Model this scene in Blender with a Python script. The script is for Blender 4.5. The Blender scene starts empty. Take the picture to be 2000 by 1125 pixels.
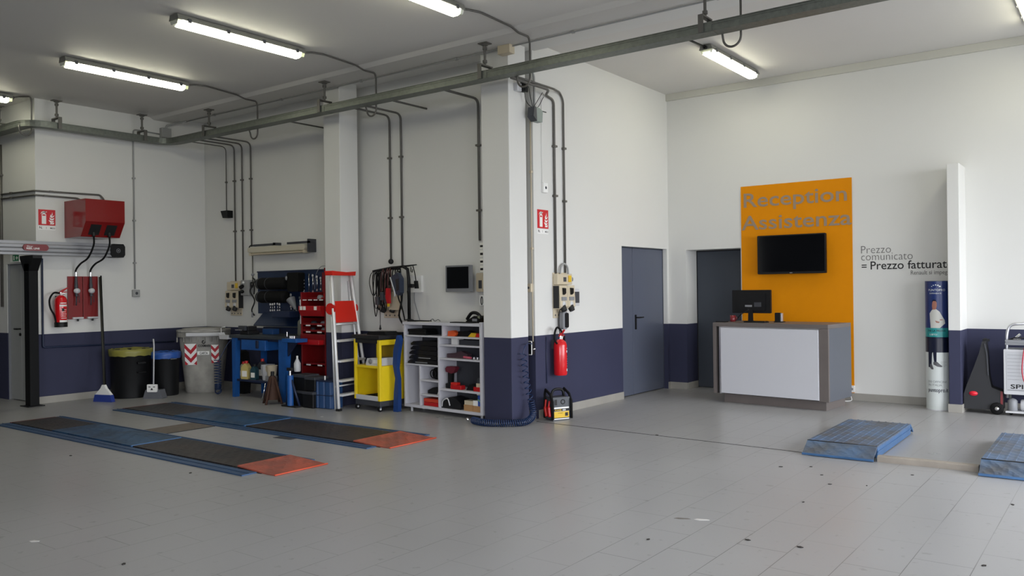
import bpy, bmesh, math, random
from mathutils import Vector, Matrix
PI = math.pi
random.seed(7)
S = bpy.context.scene
COL = S.collection

# ------------------------------------------------------------------ camera
cam_d = bpy.data.cameras.new('camera'); cam = bpy.data.objects.new('camera', cam_d); COL.objects.link(cam)
YAW, PITCH, ROLL, FPX, EYE = 0.64352601, 0.00107692, -0.01251616, 1621.4, 1.53
_f = Vector((-math.sin(YAW) * math.cos(PITCH), math.cos(YAW) * math.cos(PITCH), math.sin(PITCH)))
_r = Vector((math.cos(YAW), math.sin(YAW), 0)); _u = _r.cross(_f)
_r2 = _r * math.cos(ROLL) + _u * math.sin(ROLL); _u2 = -_r * math.sin(ROLL) + _u * math.cos(ROLL)
cam.matrix_world = Matrix(((_r2.x, _u2.x, -_f.x, 0), (_r2.y, _u2.y, -_f.y, 0), (_r2.z, _u2.z, -_f.z, EYE), (0, 0, 0, 1)))
cam_d.sensor_width = 36; cam_d.lens = FPX / 2000 * 36; cam_d.clip_start = 0.05; cam_d.clip_end = 200
S.camera = cam
# ------------------------------------------------------------------ daylight, exposure
SKY = 9.3
LAMP = 19.0
wd = bpy.data.worlds.new('world'); S.world = wd; wd.use_nodes = True
_bg = wd.node_tree.nodes['Background']; _bg.inputs[0].default_value = (0.92, 0.945, 1.0, 1); _bg.inputs[1].default_value = SKY
S.view_settings.view_transform = 'Standard'; S.view_settings.look = 'None'
S.view_settings.exposure = 0.0; S.view_settings.gamma = 1; S.view_settings.use_curve_mapping = False
try:
    S.cycles.use_denoising = True; S.cycles.max_bounces = 10; S.cycles.diffuse_bounces = 6; S.cycles.sample_clamp_indirect = 8
except Exception: pass

def portal(name, loc, rot, sx, sy):
    l = bpy.data.lights.new(name, 'AREA'); l.shape = 'RECTANGLE'; l.size = sx; l.size_y = sy
    l.cycles.is_portal = True
    o = bpy.data.objects.new(name, l); COL.objects.link(o); o.location = loc; o.rotation_euler = rot
RX = 2.9     # right wall with the big workshop door and an added side opening
portal('portal_right', (RX + .05, 7.85, 1.7), (0, PI / 2, 0), 3.4, 6.9)
portal('portal_rear', (.6, -5.05, 1.9), (PI / 2, 0, 0), 4.2, 3.8)
portal('portal_right_near', (RX + .05, -.5, 1.7), (0, PI / 2, 0), 3.4, 4.0)  # serves the side opening added to brighten the right foreground

# ------------------------------------------------------------------ helpers
def srgb(r, g, b):
    f = lambda c: (c / 255 / 12.92) if c / 255 <= .04045 else ((c / 255 + .055) / 1.055) ** 2.4
    return (f(r), f(g), f(b), 1)
MATS = {}
def mat(name, rgb, rough=.5, metal=0., var=0., vscale=6., bump=0., bscale=60., emit=0., alpha=1., spec=.5, coat=0., trans=0.):
    if name in MATS: return MATS[name]
    m = bpy.data.materials.new(name); m.use_nodes = True; nt = m.node_tree; b = nt.nodes['Principled BSDF']
    c = srgb(*rgb); b.inputs['Base Color'].default_value = c
    b.inputs['Roughness'].default_value = rough; b.inputs['Metallic'].default_value = metal
    b.inputs['Specular IOR Level'].default_value = spec; b.inputs['Coat Weight'].default_value = coat
    b.inputs['Transmission Weight'].default_value = trans
    if emit: b.inputs['Emission Color'].default_value = c; b.inputs['Emission Strength'].default_value = emit
    tc = nt.nodes.new('ShaderNodeTexCoord')
    if var:
        n = nt.nodes.new('ShaderNodeTexNoise'); n.inputs['Scale'].default_value = vscale; n.inputs['Detail'].default_value = 5
        nt.links.new(tc.outputs['Object'], n.inputs['Vector'])
        r = nt.nodes.new('ShaderNodeValToRGB'); r.color_ramp.elements[0].position = .3; r.color_ramp.elements[1].position = .7
        r.color_ramp.elements[0].color = (c[0] * (1 - var), c[1] * (1 - var), c[2] * (1 - var), 1)
        r.color_ramp.elements[1].color = (min(1, c[0] * (1 + var)), min(1, c[1] * (1 + var)), min(1, c[2] * (1 + var)), 1)
        nt.links.new(n.outputs['Fac'], r.inputs['Fac']); nt.links.new(r.outputs['Color'], b.inputs['Base Color'])
    if bump:
        n = nt.nodes.new('ShaderNodeTexNoise'); n.inputs['Scale'].default_value = bscale
        nt.links.new(tc.outputs['Object'], n.inputs['Vector'])
        bp = nt.nodes.new('ShaderNodeBump'); bp.inputs['Strength'].default_value = bump; bp.inputs['Distance'].default_value = .01
        nt.links.new(n.outputs['Fac'], bp.inputs['Height']); nt.links.new(bp.outputs['Normal'], b.inputs['Normal'])
    MATS[name] = m; return m

class M:
    """collects shapes into one mesh"""
    def __init__(s): s.bm = bmesh.new(); s.mi = 0; s.X = None
    def _add(s, vs, fs, smooth=False):
        X = s.X
        V = [s.bm.verts.new(X @ Vector(v) if X else v) for v in vs]
        for f in fs:
            try:
                F = s.bm.faces.new([V[i] for i in f]); F.material_index = s.mi; F.smooth = smooth
            except ValueError: pass
        return V
    def box(s, x0, x1, y0, y1, z0, z1):
        v = [(x, y, z) for z in (z0, z1) for y in (y0, y1) for x in (x0, x1)]
        s._add(v, [(0, 2, 3, 1), (4, 5, 7, 6), (0, 1, 5, 4), (2, 6, 7, 3), (0, 4, 6, 2), (1, 3, 7, 5)]); return s
    def quad(s, a, b, c, d): s._add([a, b, c, d], [(0, 1, 2, 3)]); return s
    def cone(s, p0, p1, r0, r1=None, n=16, caps=True):
        r1 = r0 if r1 is None else r1
        p0, p1 = Vector(p0), Vector(p1); d = (p1 - p0).normalized()
        a = d.orthogonal().normalized(); b = d.cross(a)
        V = [p + (a * math.cos(2 * PI * i / n) + b * math.sin(2 * PI * i / n)) * r for p, r in ((p0, r0), (p1, r1)) for i in range(n)]
        s._add(V, [(i, (i + 1) % n, n + (i + 1) % n, n + i) for i in range(n)], True)
        if caps:
            if r0 > 0: s._add(V[:n], [tuple(range(n))[::-1]])
            if r1 > 0: s._add(V[n:], [tuple(range(n))])
        return s
    def tube(s, pts, r, n=8, closed=False):
        P = [Vector(p) for p in pts]; N = len(P); rings = []
        t0 = (P[1] - P[0]).normalized(); a = t0.orthogonal().normalized()
        for i, p in enumerate(P):
            if closed: t = (P[(i + 1) % N] - P[i - 1]).normalized()
            elif i == 0: t = t0
            elif i == N - 1: t = (P[-1] - P[-2]).normalized()
            else: t = ((P[i + 1] - p).normalized() + (p - P[i - 1]).normalized()); t = t.normalized() if t.length > 1e-6 else t0
            a = (a - t * a.dot(t)); a = a.normalized() if a.length > 1e-6 else t.orthogonal().normalized()
            b = t.cross(a); rr = r[i] if isinstance(r, (list, tuple)) else r
            rings += [p + (a * math.cos(2 * PI * k / n) + b * math.sin(2 * PI * k / n)) * rr for k in range(n)]
        F = []
        for i in range(N if closed else N - 1):
            j = (i + 1) % N
            F += [(i * n + k, i * n + (k + 1) % n, j * n + (k + 1) % n, j * n + k) for k in range(n)]
        if not closed: F += [tuple(range(n))[::-1], tuple((N - 1) * n + k for k in range(n))]
        s._add(rings, F, True); return s
    def lathe(s, prof, c=(0, 0, 0), n=24, ax='z', sx=1, sy=1):
        V = []
        for r, z in prof:
            for k in range(n):
                u, w = r * math.cos(2 * PI * k / n) * sx, r * math.sin(2 * PI * k / n) * sy
                V.append({'z': (c[0] + u, c[1] + w, c[2] + z), 'y': (c[0] + u, c[1] + z, c[2] + w), 'x': (c[0] + z, c[1] + u, c[2] + w)}[ax])
        F = [(i * n + k, i * n + (k + 1) % n, (i + 1) * n + (k + 1) % n, (i + 1) * n + k) for i in range(len(prof) - 1) for k in range(n)]
        s._add(V, F, True)
        if prof[0][0] > 1e-4: s._add(V[:n], [tuple(range(n))[::-1]])
        if prof[-1][0] > 1e-4: s._add(V[-n:], [tuple(range(n))])
        return s
    def ball(s, c, r, sc=(1, 1, 1), n=14):
        m = n // 2
        V = [(c[0] + r * sc[0] * math.sin(PI * i / m) * math.cos(2 * PI * k / n), c[1] + r * sc[1] * math.sin(PI * i / m) * math.sin(2 * PI * k / n), c[2] + r * sc[2] * math.cos(PI * i / m)) for i in range(m + 1) for k in range(n)]
        s._add(V, [(i * n + k, (i + 1) * n + k, (i + 1) * n + (k + 1) % n, i * n + (k + 1) % n) for i in range(m) for k in range(n)], True); return s
    def prism(s, pts, d0, d1, ax='y', smooth=False):
        """2-D outline pushed along an axis: ax y -> (x,z), ax x -> (y,z), ax z -> (x,y)"""
        g = {'y': lambda p, d: (p[0], d, p[1]), 'x': lambda p, d: (d, p[0], p[1]), 'z': lambda p, d: (p[0], p[1], d)}[ax]
        n = len(pts); V = [g(p, d0) for p in pts] + [g(p, d1) for p in pts]
        s._add(V, [tuple(range(n)), tuple(range(n, 2 * n))[::-1]])
        s._add(V, [(i, i + n, (i + 1) % n + n, (i + 1) % n) for i in range(n)], smooth); return s
    def text(s, body, x, y, z, h=None, w=None, bold=0., ext=.0008, wrap=None, plane='xz', align='l'):
        """lettering with baseline start (x,z) on the plane y, facing local -y; h = capital height, w = total width"""
        cu = bpy.data.curves.new('t', 'FONT'); cu.body = body; cu.size = 1; cu.offset = bold; cu.extrude = 0; cu.resolution_u = 3
        ob = bpy.data.objects.new('t', cu); me = bpy.data.meshes.new_from_object(ob)
        xs = [v.co.x for v in me.vertices]; x0, x1 = min(xs), max(xs)
        sc = (h / .72) if h else (w / (x1 - x0)); sxx = (w / (x1 - x0)) if w else sc
        if align == 'c': x -= (x1 - x0) * sxx / 2
        if align == 'r': x -= (x1 - x0) * sxx
        V = []
        for v in me.vertices:
            px, pz = x + (v.co.x - x0) * sxx, z + v.co.y * sc
            V.append(wrap(px, pz) if wrap else ((px, y, pz) if plane == 'xz' else (px, pz, y)))
        s._add(V, [tuple(p.vertices) for p in me.polygons])
        bpy.data.objects.remove(ob); bpy.data.curves.remove(cu); bpy.data.meshes.remove(me); return s
    def mesh(s, name):
        me = bpy.data.meshes.new(name); s.bm.normal_update(); s.bm.to_mesh(me); s.bm.free(); return me

def arc(c, r, a0, a1, n, f): return [f(c[0] + r * math.cos(a0 + (a1 - a0) * i / n), c[1] + r * math.sin(a0 + (a1 - a0) * i / n)) for i in range(n + 1)]
def smooth_path(pts, rad=.05, n=5):
    """polyline with its corners rounded"""
    P = [Vector(p) for p in pts]; out = [P[0]]
    for i in range(1, len(P) - 1):
        a, b, c = P[i - 1], P[i], P[i + 1]; ra = min(rad, (a - b).length * .49, (c - b).length * .49)
        p, q = b + (a - b).normalized() * ra, b + (c - b).normalized() * ra
        out += [(1 - t) ** 2 * p + 2 * t * (1 - t) * b + t * t * q for t in [k / n for k in range(n + 1)]]
    return out + [P[-1]]
def spline(pts, n=8):
    P = [Vector(p) for p in pts]; P = [2 * P[0] - P[1]] + P + [2 * P[-1] - P[-2]]; out = []
    for i in range(1, len(P) - 2):
        for k in range(n):
            t = k / n
            out.append(.5 * ((2 * P[i]) + (P[i + 1] - P[i - 1]) * t + (2 * P[i - 1] - 5 * P[i] + 4 * P[i + 1] - P[i + 2]) * t * t + (-P[i - 1] + 3 * P[i] - 3 * P[i + 1] + P[i + 2]) * t ** 3))
    return out + [P[-2]]
def rrect(x0, x1, z0, z1, r, n=4):
    o = []
    for cx, cz, a in ((x1 - r, z0 + r, -PI / 2), (x1 - r, z1 - r, 0), (x0 + r, z1 - r, PI / 2), (x0 + r, z0 + r, PI)):
        o += [(cx + r * math.cos(a + PI / 2 * i / n), cz + r * math.sin(a + PI / 2 * i / n)) for i in range(n + 1)]
    return o

def part(parent, name, mb, ms, bevel=0., label=None):
    o = bpy.data.objects.new(name, mb.mesh(name)); COL.objects.link(o)
    for m in (ms if isinstance(ms, (list, tuple)) else [ms]): o.data.materials.append(m)
    if parent: o.parent = parent
    if bevel:
        b = o.modifiers.new('bevel', 'BEVEL'); b.width = bevel; b.segments = 2; b.limit_method = 'ANGLE'; b.angle_limit = .6
    if label: o['label'] = label
    return o
def thing(name, label, cat, loc=(0, 0, 0), rz=0., group=None):
    o = bpy.data.objects.new(name, None); COL.objects.link(o); o.empty_display_size = .05
    o.location = loc; o.rotation_euler = (0, 0, rz); o['label'] = label; o['category'] = cat
    if group: o['group'] = group
    return o
def solo(name, mb, ms, label, cat, loc=(0, 0, 0), rz=0., group=None, bevel=0.):
    o = part(None, name, mb, ms, bevel); o.location = loc; o.rotation_euler = (0, 0, rz)
    o['label'] = label; o['category'] = cat
    if group: o['group'] = group
    return o
def struct(name, mb, ms, parent=None, bevel=0.):
    o = part(parent, name, mb, ms, bevel)
    if not parent: o['kind'] = 'structure'
    return o
def dup(root, loc, rz=None, label=None, name=None):
    r = root.copy(); COL.objects.link(r); r.location = loc
    if rz is not None: r.rotation_euler = (0, 0, rz)
    if label: r['label'] = label
    for ch in root.children:
        c = ch.copy(); COL.objects.link(c); c.parent = r
        for g in ch.children:
            d = g.copy(); COL.objects.link(d); d.parent = c
    return r
def world_pt(px, py, ax, val):
    """where the sight line of a measured point of the photograph meets a wall, floor or ceiling plane"""
    d = _r2 * ((px - 1000) / FPX) - _u2 * ((py - 562.5) / FPX) + _f
    c = Vector((0, 0, EYE)); i = 'xyz'.index(ax); return c + d * ((val - c[i]) / d[i])
WP = world_pt

# ------------------------------------------------------------------ room materials
XL, XD, YB, YR, ZC, ZR = -12.29, -5.63, 7.95, 11.46, 4.285, 4.43
def paint_mat(name, low, white=(211, 211, 208)):
    m = bpy.data.materials.new(name); m.use_nodes = True; nt = m.node_tree; b = nt.nodes['Principled BSDF']
    g = nt.nodes.new('ShaderNodeNewGeometry'); sp = nt.nodes.new('ShaderNodeSeparateXYZ'); nt.links.new(g.outputs['Position'], sp.inputs[0])
    c = nt.nodes.new('ShaderNodeMath'); c.operation = 'LESS_THAN'; nt.links.new(sp.outputs['Z'], c.inputs[0]); c.inputs[1].default_value = .975
    n = nt.nodes.new('ShaderNodeTexNoise'); n.inputs['Scale'].default_value = 1.3; n.inputs['Detail'].default_value = 6; nt.links.new(g.outputs['Position'], n.inputs['Vector'])
    def tone(col, v):
        r = nt.nodes.new('ShaderNodeValToRGB'); a = srgb(*col); nt.links.new(n.outputs['Fac'], r.inputs[0])
        r.color_ramp.elements[0].color = (a[0] * (1 - v), a[1] * (1 - v), a[2] * (1 - v), 1); r.color_ramp.elements[1].color = (a[0] * (1 + v), a[1] * (1 + v), a[2] * (1 + v), 1)
        r.color_ramp.elements[0].position = .3; r.color_ramp.elements[1].position = .7; return r
    w = tone(white, .008)
    if low:
        l = tone(low, .06); mx = nt.nodes.new('ShaderNodeMix'); mx.data_type = 'RGBA'
        nt.links.new(c.outputs[0], mx.inputs['Factor']); nt.links.new(w.outputs[0], mx.inputs['A']); nt.links.new(l.outputs[0], mx.inputs['B'])
        nt.links.new(mx.outputs['Result'], b.inputs['Base Color'])
    else: nt.links.new(w.outputs[0], b.inputs['Base Color'])
    b.inputs['Roughness'].default_value = .65; b.inputs['Specular IOR Level'].default_value = .2
    return m
M_wall = paint_mat('wall_paint_two_tone', (54, 56, 78)); M_white = paint_mat('wall_paint_white', None)
M_ceil = paint_mat('ceiling_paint', None, (210, 208, 204))
M_base = mat('skirting_tile', (150, 147, 140), .55, var=.08, vscale=3)
def floor_mat():
    m = bpy.data.materials.new('floor_tiles'); m.use_nodes = True; nt = m.node_tree; b = nt.nodes['Principled BSDF']; N = nt.nodes.new; L = nt.links.new
    g = N('ShaderNodeNewGeometry'); mp = N('ShaderNodeMapping'); L(g.outputs['Position'], mp.inputs['Vector'])
    mp.inputs['Rotation'].default_value = (0, 0, PI / 2); mp.inputs['Location'].default_value = (-.065, -.195, 0)
    br = N('ShaderNodeTexBrick'); L(mp.outputs[0], br.inputs['Vector']); br.offset = .5
    br.inputs['Scale'].default_value = 1; br.inputs['Brick Width'].default_value = .6; br.inputs['Row Height'].default_value = .3
    br.inputs['Mortar Size'].default_value = .0022; br.inputs['Mortar Smooth'].default_value = .1
    a = srgb(161, 161, 163); a2 = srgb(158, 158, 160)
    br.inputs['Color1'].default_value = a; br.inputs['Color2'].default_value = a2; br.inputs['Mortar'].default_value = srgb(112, 108, 107)
    n = N('ShaderNodeTexNoise'); n.inputs['Scale'].default_value = .55; n.inputs['Detail'].default_value = 8; L(g.outputs['Position'], n.inputs['Vector'])
    r = N('ShaderNodeValToRGB'); L(n.outputs['Fac'], r.inputs[0]); r.color_ramp.elements[0].position = .3; r.color_ramp.elements[1].position = .72
    r.color_ramp.elements[0].color = (.93, .925, .91, 1); r.color_ramp.elements[1].color = (1.04, 1.04, 1.04, 1)
    nf = N('ShaderNodeTexNoise'); nf.inputs['Scale'].default_value = .8; nf.inputs['Detail'].default_value = 6; L(g.outputs['Position'], nf.inputs['Vector'])
    fr = N('ShaderNodeMapRange'); L(nf.outputs['Fac'], fr.inputs[0]); fr.inputs[1].default_value = .42; fr.inputs[2].default_value = .6; fr.inputs[3].default_value = .35; fr.inputs[4].default_value = 1
    fm = N('ShaderNodeMath'); fm.operation = 'MULTIPLY'; L(br.outputs['Fac'], fm.inputs[0]); L(fr.outputs[0], fm.inputs[1])
    fx = N('ShaderNodeMix'); fx.data_type = 'RGBA'; L(fm.outputs[0], fx.inputs['Factor']); fx.inputs['A'].default_value = a; fx.inputs['B'].default_value = srgb(92, 90, 89)
    mx = N('ShaderNodeMix'); mx.data_type = 'RGBA'; mx.blend_type = 'MULTIPLY'; mx.inputs['Factor'].default_value = 1
    L(fx.outputs['Result'], mx.inputs['A']); L(r.outputs[0], mx.inputs['B'])
    n2 = N('ShaderNodeTexNoise'); n2.inputs['Scale'].default_value = 14; n2.inputs['Detail'].default_value = 8; L(g.outputs['Position'], n2.inputs['Vector'])
    r2 = N('ShaderNodeValToRGB'); L(n2.outputs['Fac'], r2.inputs[0]); r2.color_ramp.elements[0].position = .28; r2.color_ramp.elements[1].position = .36
    r2.color_ramp.elements[0].color = (.62, .6, .58, 1); r2.color_ramp.elements[1].color = (1, 1, 1, 1)
    mx2 = N('ShaderNodeMix'); mx2.data_type = 'RGBA'; mx2.blend_type = 'MULTIPLY'; mx2.inputs['Factor'].default_value = .6
    L(mx.outputs['Result'], mx2.inputs['A']); L(r2.outputs[0], mx2.inputs['B']); L(mx2.outputs['Result'], b.inputs['Base Color'])
    rr = N('ShaderNodeMapRange'); L(n.outputs['Fac'], rr.inputs[0]); rr.inputs[3].default_value = .2; rr.inputs[4].default_value = .42
    L(rr.outputs[0], b.inputs['Roughness']); b.inputs['Specular IOR Level'].default_value = .42
    return m
M_floor = floor_mat()

# ------------------------------------------------------------------ room shell
XW, YF = -16.0, -5.0
struct('floor', M().box(XW - .2, RX + .2, YF - .2, YR + .5, -.12, 0), M_floor)
struct('ground', M().box(RX + .2, RX + 30, -30, 40, -.2, -.06).box(-30, RX + 30, -40, YF - .2, -.2, -.06), mat('outside_concrete', (150, 150, 146), .8, var=.1))  # unseen ground outside the doors, added to bounce daylight in
# main ceiling, with the shallow step that runs in front of the bays
struct('ceiling', M().box(XW, RX, YF, 7.0, ZC, ZC + .2).box(XW, RX, 7.07, 7.47, ZC - .035, ZC + .2).prism([(7.0, ZC), (7.07, ZC - .035), (7.07, ZC + .2), (7.0, ZC + .2)], XW, RX, 'x'), M_ceil)
struct('ceiling', M().box(XD - .5, RX, 8.0, YR + .2, ZR, ZR + .2), M_ceil)
struct('trim_1', M().box(XW, RX, 7.47, 8.0, ZC + .045, ZC + .35), M_white)                      # beam over the bays
struct('wall_left', M().box(XL - .25, XL, 5.3, YB + .25, 0, ZC + .1), M_wall)
struct('wall_recess', M().box(XW, -13.235, 5.3, 5.5, 0, ZC).box(-13.235, XL - .25, 5.3, 5.5, 1.985, ZC), M_wall)
struct('wall_bay', M().box(XL, XD - .3, YB, YB + .2, 0, ZC + .1), M_wall)
# door wall with the opening of the double door
D0, D1 = 10.025, 11.40
w = M(); w.box(XD - .3, XD, YB, D0, 0, ZR + .1).box(XD - .3, XD, D0, D1, 2.10, ZR + .1).box(XD - .3, XD, D1, YR, 0, ZR + .1)
struct('wall_side', w, M_wall)
# reception wall with the opening of the dark door
E0, E1 = -5.345, -4.50
w = M(); w.box(XD - .2, E0, YR, YR + .5, 0, ZR + .1).box(E0, E1, YR, YR + .5, 2.075, ZR + .1)
struct('wall_reception', w, M_wall)
struct('wall_reception', M().box(E1, -1.70, YR, YR + .5, 0, ZR + .1), M_white)
struct('wall_back', M().box(-1.70, RX, YR, YR + .3, 0, ZR + .1), M_wall)
struct('wall_stub', M().box(-1.775, -1.645, 10.99, YR, 0, 2.95), M_wall, bevel=.006)
# walls behind and beside the camera; workshop doors, near right one added for light
M_fillcut = paint_mat('fill_cutting_paint', None, (96, 98, 100))  # dark colour for unseen walls, put in to cut fill light
struct('wall_right', M().box(RX, RX + .2, YF, -2.5, 0, ZC).box(RX, RX + .2, 1.5, 4.4, 0, ZC).box(RX, RX + .2, -2.5, 1.5, 3.4, ZC).box(RX, RX + .2, 11.2, YR + .2, 0, ZR).box(RX, RX + .2, 2.8, 11.2, 3.4, ZR + .1), M_fillcut)
struct('wall_rear', M().box(XW, -1.5, YF - .2, YF, 0, ZC).box(2.7, RX, YF - .2, YF, 0, ZC).box(-1.5, 2.7, YF - .2, YF, 3.8, ZC), M_fillcut)
struct('wall_far_left', M().box(XW - .2, XW, YF, 5.5, 0, ZC), M_fillcut)
# pillars standing in front of the bays
struct('wall_pillar', M().box(-6.02, -5.62, 7.47, 7.80, 0, ZC + .1), M_wall, bevel=.008)
struct('wall_pillar', M().box(-8.76, -8.44, 7.47, 7.79, 0, ZC + .1), M_wall, bevel=.008)
# skirting
def base(name, *bx):
    m = M()
    for b in bx: m.box(*b)
    struct(name, m, M_base, bevel=.003)
base('baseboard_left', (XL, XL + .012, 5.3, YB, 0, .1))
base('baseboard_bay', (XL, XD, YB - .012, YB, 0, .1))
base('baseboard_side', (XD, XD + .012, 8.0, D0, 0, .1), (XD, XD + .012, D1, YR, 0, .1))
base('baseboard_reception', (XD, E0, YR - .012, YR, 0, .1), (E0, E0 + .012, YR, YR + .36, 0, .1), (E1, -1.775, YR - .012, YR, 0, .1))
base('baseboard_stub', (-1.787, -1.633, 10.978, 10.99, 0, .1), (-1.787, -1.775, 10.99, YR, 0, .1), (-1.645, -1.633, 10.99, YR, 0, .1))
base('baseboard_back', (-1.645, RX, YR - .012, YR, 0, .1))
struct('trim_2', M().box(XD, RX, YR - .04, YR, ZR - .10, ZR - .0), mat('cornice', (190, 189, 180), .7), bevel=.004)

# ------------------------------------------------------------------ common materials
M_black = mat('black_plastic', (15, 16, 18), .5, spec=.3); M_rubber = mat('black_rubber', (11, 11, 12), .8, spec=.25)
M_gloss = mat('glossy_black', (8, 9, 12), .12); M_dgrey = mat('dark_grey_plastic', (58, 60, 66), .5)
M_grey = mat('grey_plastic', (130, 132, 136), .5); M_lgrey = mat('light_grey_plastic', (196, 197, 200), .45)
M_wht = mat('white_plastic', (232, 232, 230), .4); M_cream = mat('cream_plastic', (196, 184, 160), .5, var=.05)
M_red = mat('red_enamel', (176, 20, 26), .35, var=.06); M_redp = mat('red_plastic', (200, 36, 30), .4)
M_alu = mat('brushed_aluminium', (205, 206, 210), .32, .85); M_chrome = mat('chrome', (220, 220, 222), .15, 1.)
M_steel = mat('galvanised_steel', (112, 116, 110), .5, .65, var=.14, vscale=25); M_pipe = mat('conduit_grey', (96, 94, 90), .5, .3)
M_pipel = mat('conduit_light_grey', (150, 151, 150), .5); M_yel = mat('yellow_enamel', (236, 206, 30), .35, var=.04)
M_blue = mat('blue_enamel', (26, 82, 150), .45, var=.12, vscale=9); M_navy = mat('navy_enamel', (26, 38, 66), .5, var=.1)
M_ink = mat('black_ink', (20, 20, 22), .6); M_gold = mat('yellow_plastic', (214, 176, 40), .5)
M_bluep = mat('blue_plastic', (22, 58, 118), .5); M_brown = mat('rusty_brown', (74, 50, 40), .7, .3, var=.2)
M_paper = mat('paper', (236, 235, 228), .8); M_card = mat('cardboard', (168, 128, 86), .85, var=.06)
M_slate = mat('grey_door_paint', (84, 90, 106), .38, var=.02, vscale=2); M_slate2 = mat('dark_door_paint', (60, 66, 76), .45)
M_orange = mat('orange_plastic', (226, 92, 40), .5); M_green = mat('green_plastic', (30, 120, 80), .5)
M_wood = mat('handle_wood', (120, 92, 60), .6, var=.1)

# ------------------------------------------------------------------ doors
def struct_root(name, loc, rz=0):
    o = bpy.data.objects.new(name, None); COL.objects.link(o); o.location = loc; o.rotation_euler = (0, 0, rz); o['kind'] = 'structure'; return o
d = struct_root('door_1', (XD - .07, D0, 0), PI / 2)                 # local x runs along +y, local -y faces the room
W_ = D1 - D0; split = .43
part(d, 'door_leaf', M().box(.012, split - .005, .0, .05, .012, 2.085), M_slate, .003)
lf = part(d, 'door_leaf', M().box(split + .005, W_ - .012, .0, .05, .012, 2.085), M_slate, .003)
part(d, 'door_frame', M().box(0, .01, -.005, .05, 0, 2.1).box(W_ - .01, W_, -.005, .05, 0, 2.1).box(0, W_, -.005, .05, 2.088, 2.1), M_slate2)
part(lf, 'door_handle', M().prism(rrect(split + .05, split + .085, .93, 1.14, .012), -.012, 0).cone((split + .068, -.012, 1.10), (split + .068, -.055, 1.10), .009).tube([(split + .062, -.055, 1.10), (split + .21, -.055, 1.10)], .010), M_black)
part(d, 'door_back', M().box(0, W_, .05, .09, 0, 2.1), M_ink)  # black sheet that puts shade into the gap between the leaves
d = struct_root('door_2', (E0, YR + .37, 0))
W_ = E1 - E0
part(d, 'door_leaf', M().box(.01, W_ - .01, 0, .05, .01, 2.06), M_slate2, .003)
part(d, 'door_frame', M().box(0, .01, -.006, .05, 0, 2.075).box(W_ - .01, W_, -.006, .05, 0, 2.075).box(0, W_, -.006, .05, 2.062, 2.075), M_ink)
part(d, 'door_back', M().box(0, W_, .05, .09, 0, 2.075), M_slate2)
M_d3 = mat('pale_grey_door', (160, 162, 160), .5)
d = struct_root('door_3', (-13.235, 5.34, 0))
W_ = .70
lf = part(d, 'door_leaf', M().box(.01, .36, 0, .04, .01, 1.97), M_d3, .003)
part(d, 'door_leaf', M().box(.366, W_ - .01, 0, .04, .01, 1.97), M_d3, .003)
part(d, 'door_frame', M().box(-.0, .01, -.03, .04, 0, 1.985).box(0, W_, -.03, .04, 1.972, 1.985), M_grey)
part(lf, 'door_handle', M().cone((.34, 0, 1.04), (.34, -.045, 1.04), .01).tube([(.345, -.045, 1.04), (.23, -.045, 1.04)], .011).cone((.345, -.005, .96), (.345, -.02, .96), .022), M_black)
part(d, 'door_back', M().box(0, W_, .04, .1, 0, 1.985), M_ink)

# ------------------------------------------------------------------ reception: yellow panel, wall lettering
M_pan = mat('orange_yellow_panel', (214, 134, 0), .6, var=.015, spec=.15); M_let = mat('taupe_lettering', (146, 127, 108), .5)
t = thing('wall_panel', 'tall orange-yellow reception wall panel behind the counter', 'sign', (-3.72, YR, .1))
part(t, 'panel', M().box(-.765, .75, -.012, 0, 0, 2.845), M_pan, .002)
part(t, 'lettering', M().text('Reception', -.72, -.018, 2.545, w=1.41, h=.205, bold=.009), M_let, label='taupe word on the yellow panel, upper line')
part(t, 'lettering', M().text('Assistenza', -.755, -.018, 2.225, w=1.50, h=.205, bold=.009), M_let, label='taupe word on the yellow panel, lower line')
t = thing('wall_lettering', 'black slogan lettering on white wall right of the yellow panel', 'sign', (-2.865, YR, 1.6))
M_ltg = mat('grey_lettering', (96, 96, 94), .6)
part(t, 'text_line', M().text('Prezzo', 0, -.002, .335, w=.365, h=.105, bold=-.012), M_ltg)
part(t, 'text_line', M().text('comunicato', 0, -.002, .243, w=.62, h=.105, bold=-.012), M_ltg)
part(t, 'text_line', M().text('=', .005, -.002, .125, w=.062, bold=.01).text('Prezzo fatturato', .115, -.002, .125, w=.97, h=.108, bold=.008), M_ink)
part(t, 'text_line', M().text('Renault si impegna', .595, -.002, .047, w=.475, h=.055, bold=.002), M_ltg)

# television
t = thing('television', 'black flat screen television mounted on the yellow panel', 'television', (-3.745, YR - .012, 1.68))
b_ = part(t, 'housing', M().prism(rrect(-.465, .465, .01, .545, .012), -.115, -.065), M_black, .004)
part(t, 'screen', M().box(-.448, .448, -.117, -.114, .04, .53), M_gloss)
part(t, 'wall_bracket', M().box(-.2, .2, -.065, 0, .14, .42), M_dgrey, .004)
part(t, 'brand_mark', M().box(-.018, .018, -.1165, -.115, .018, .028), M_grey)

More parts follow.
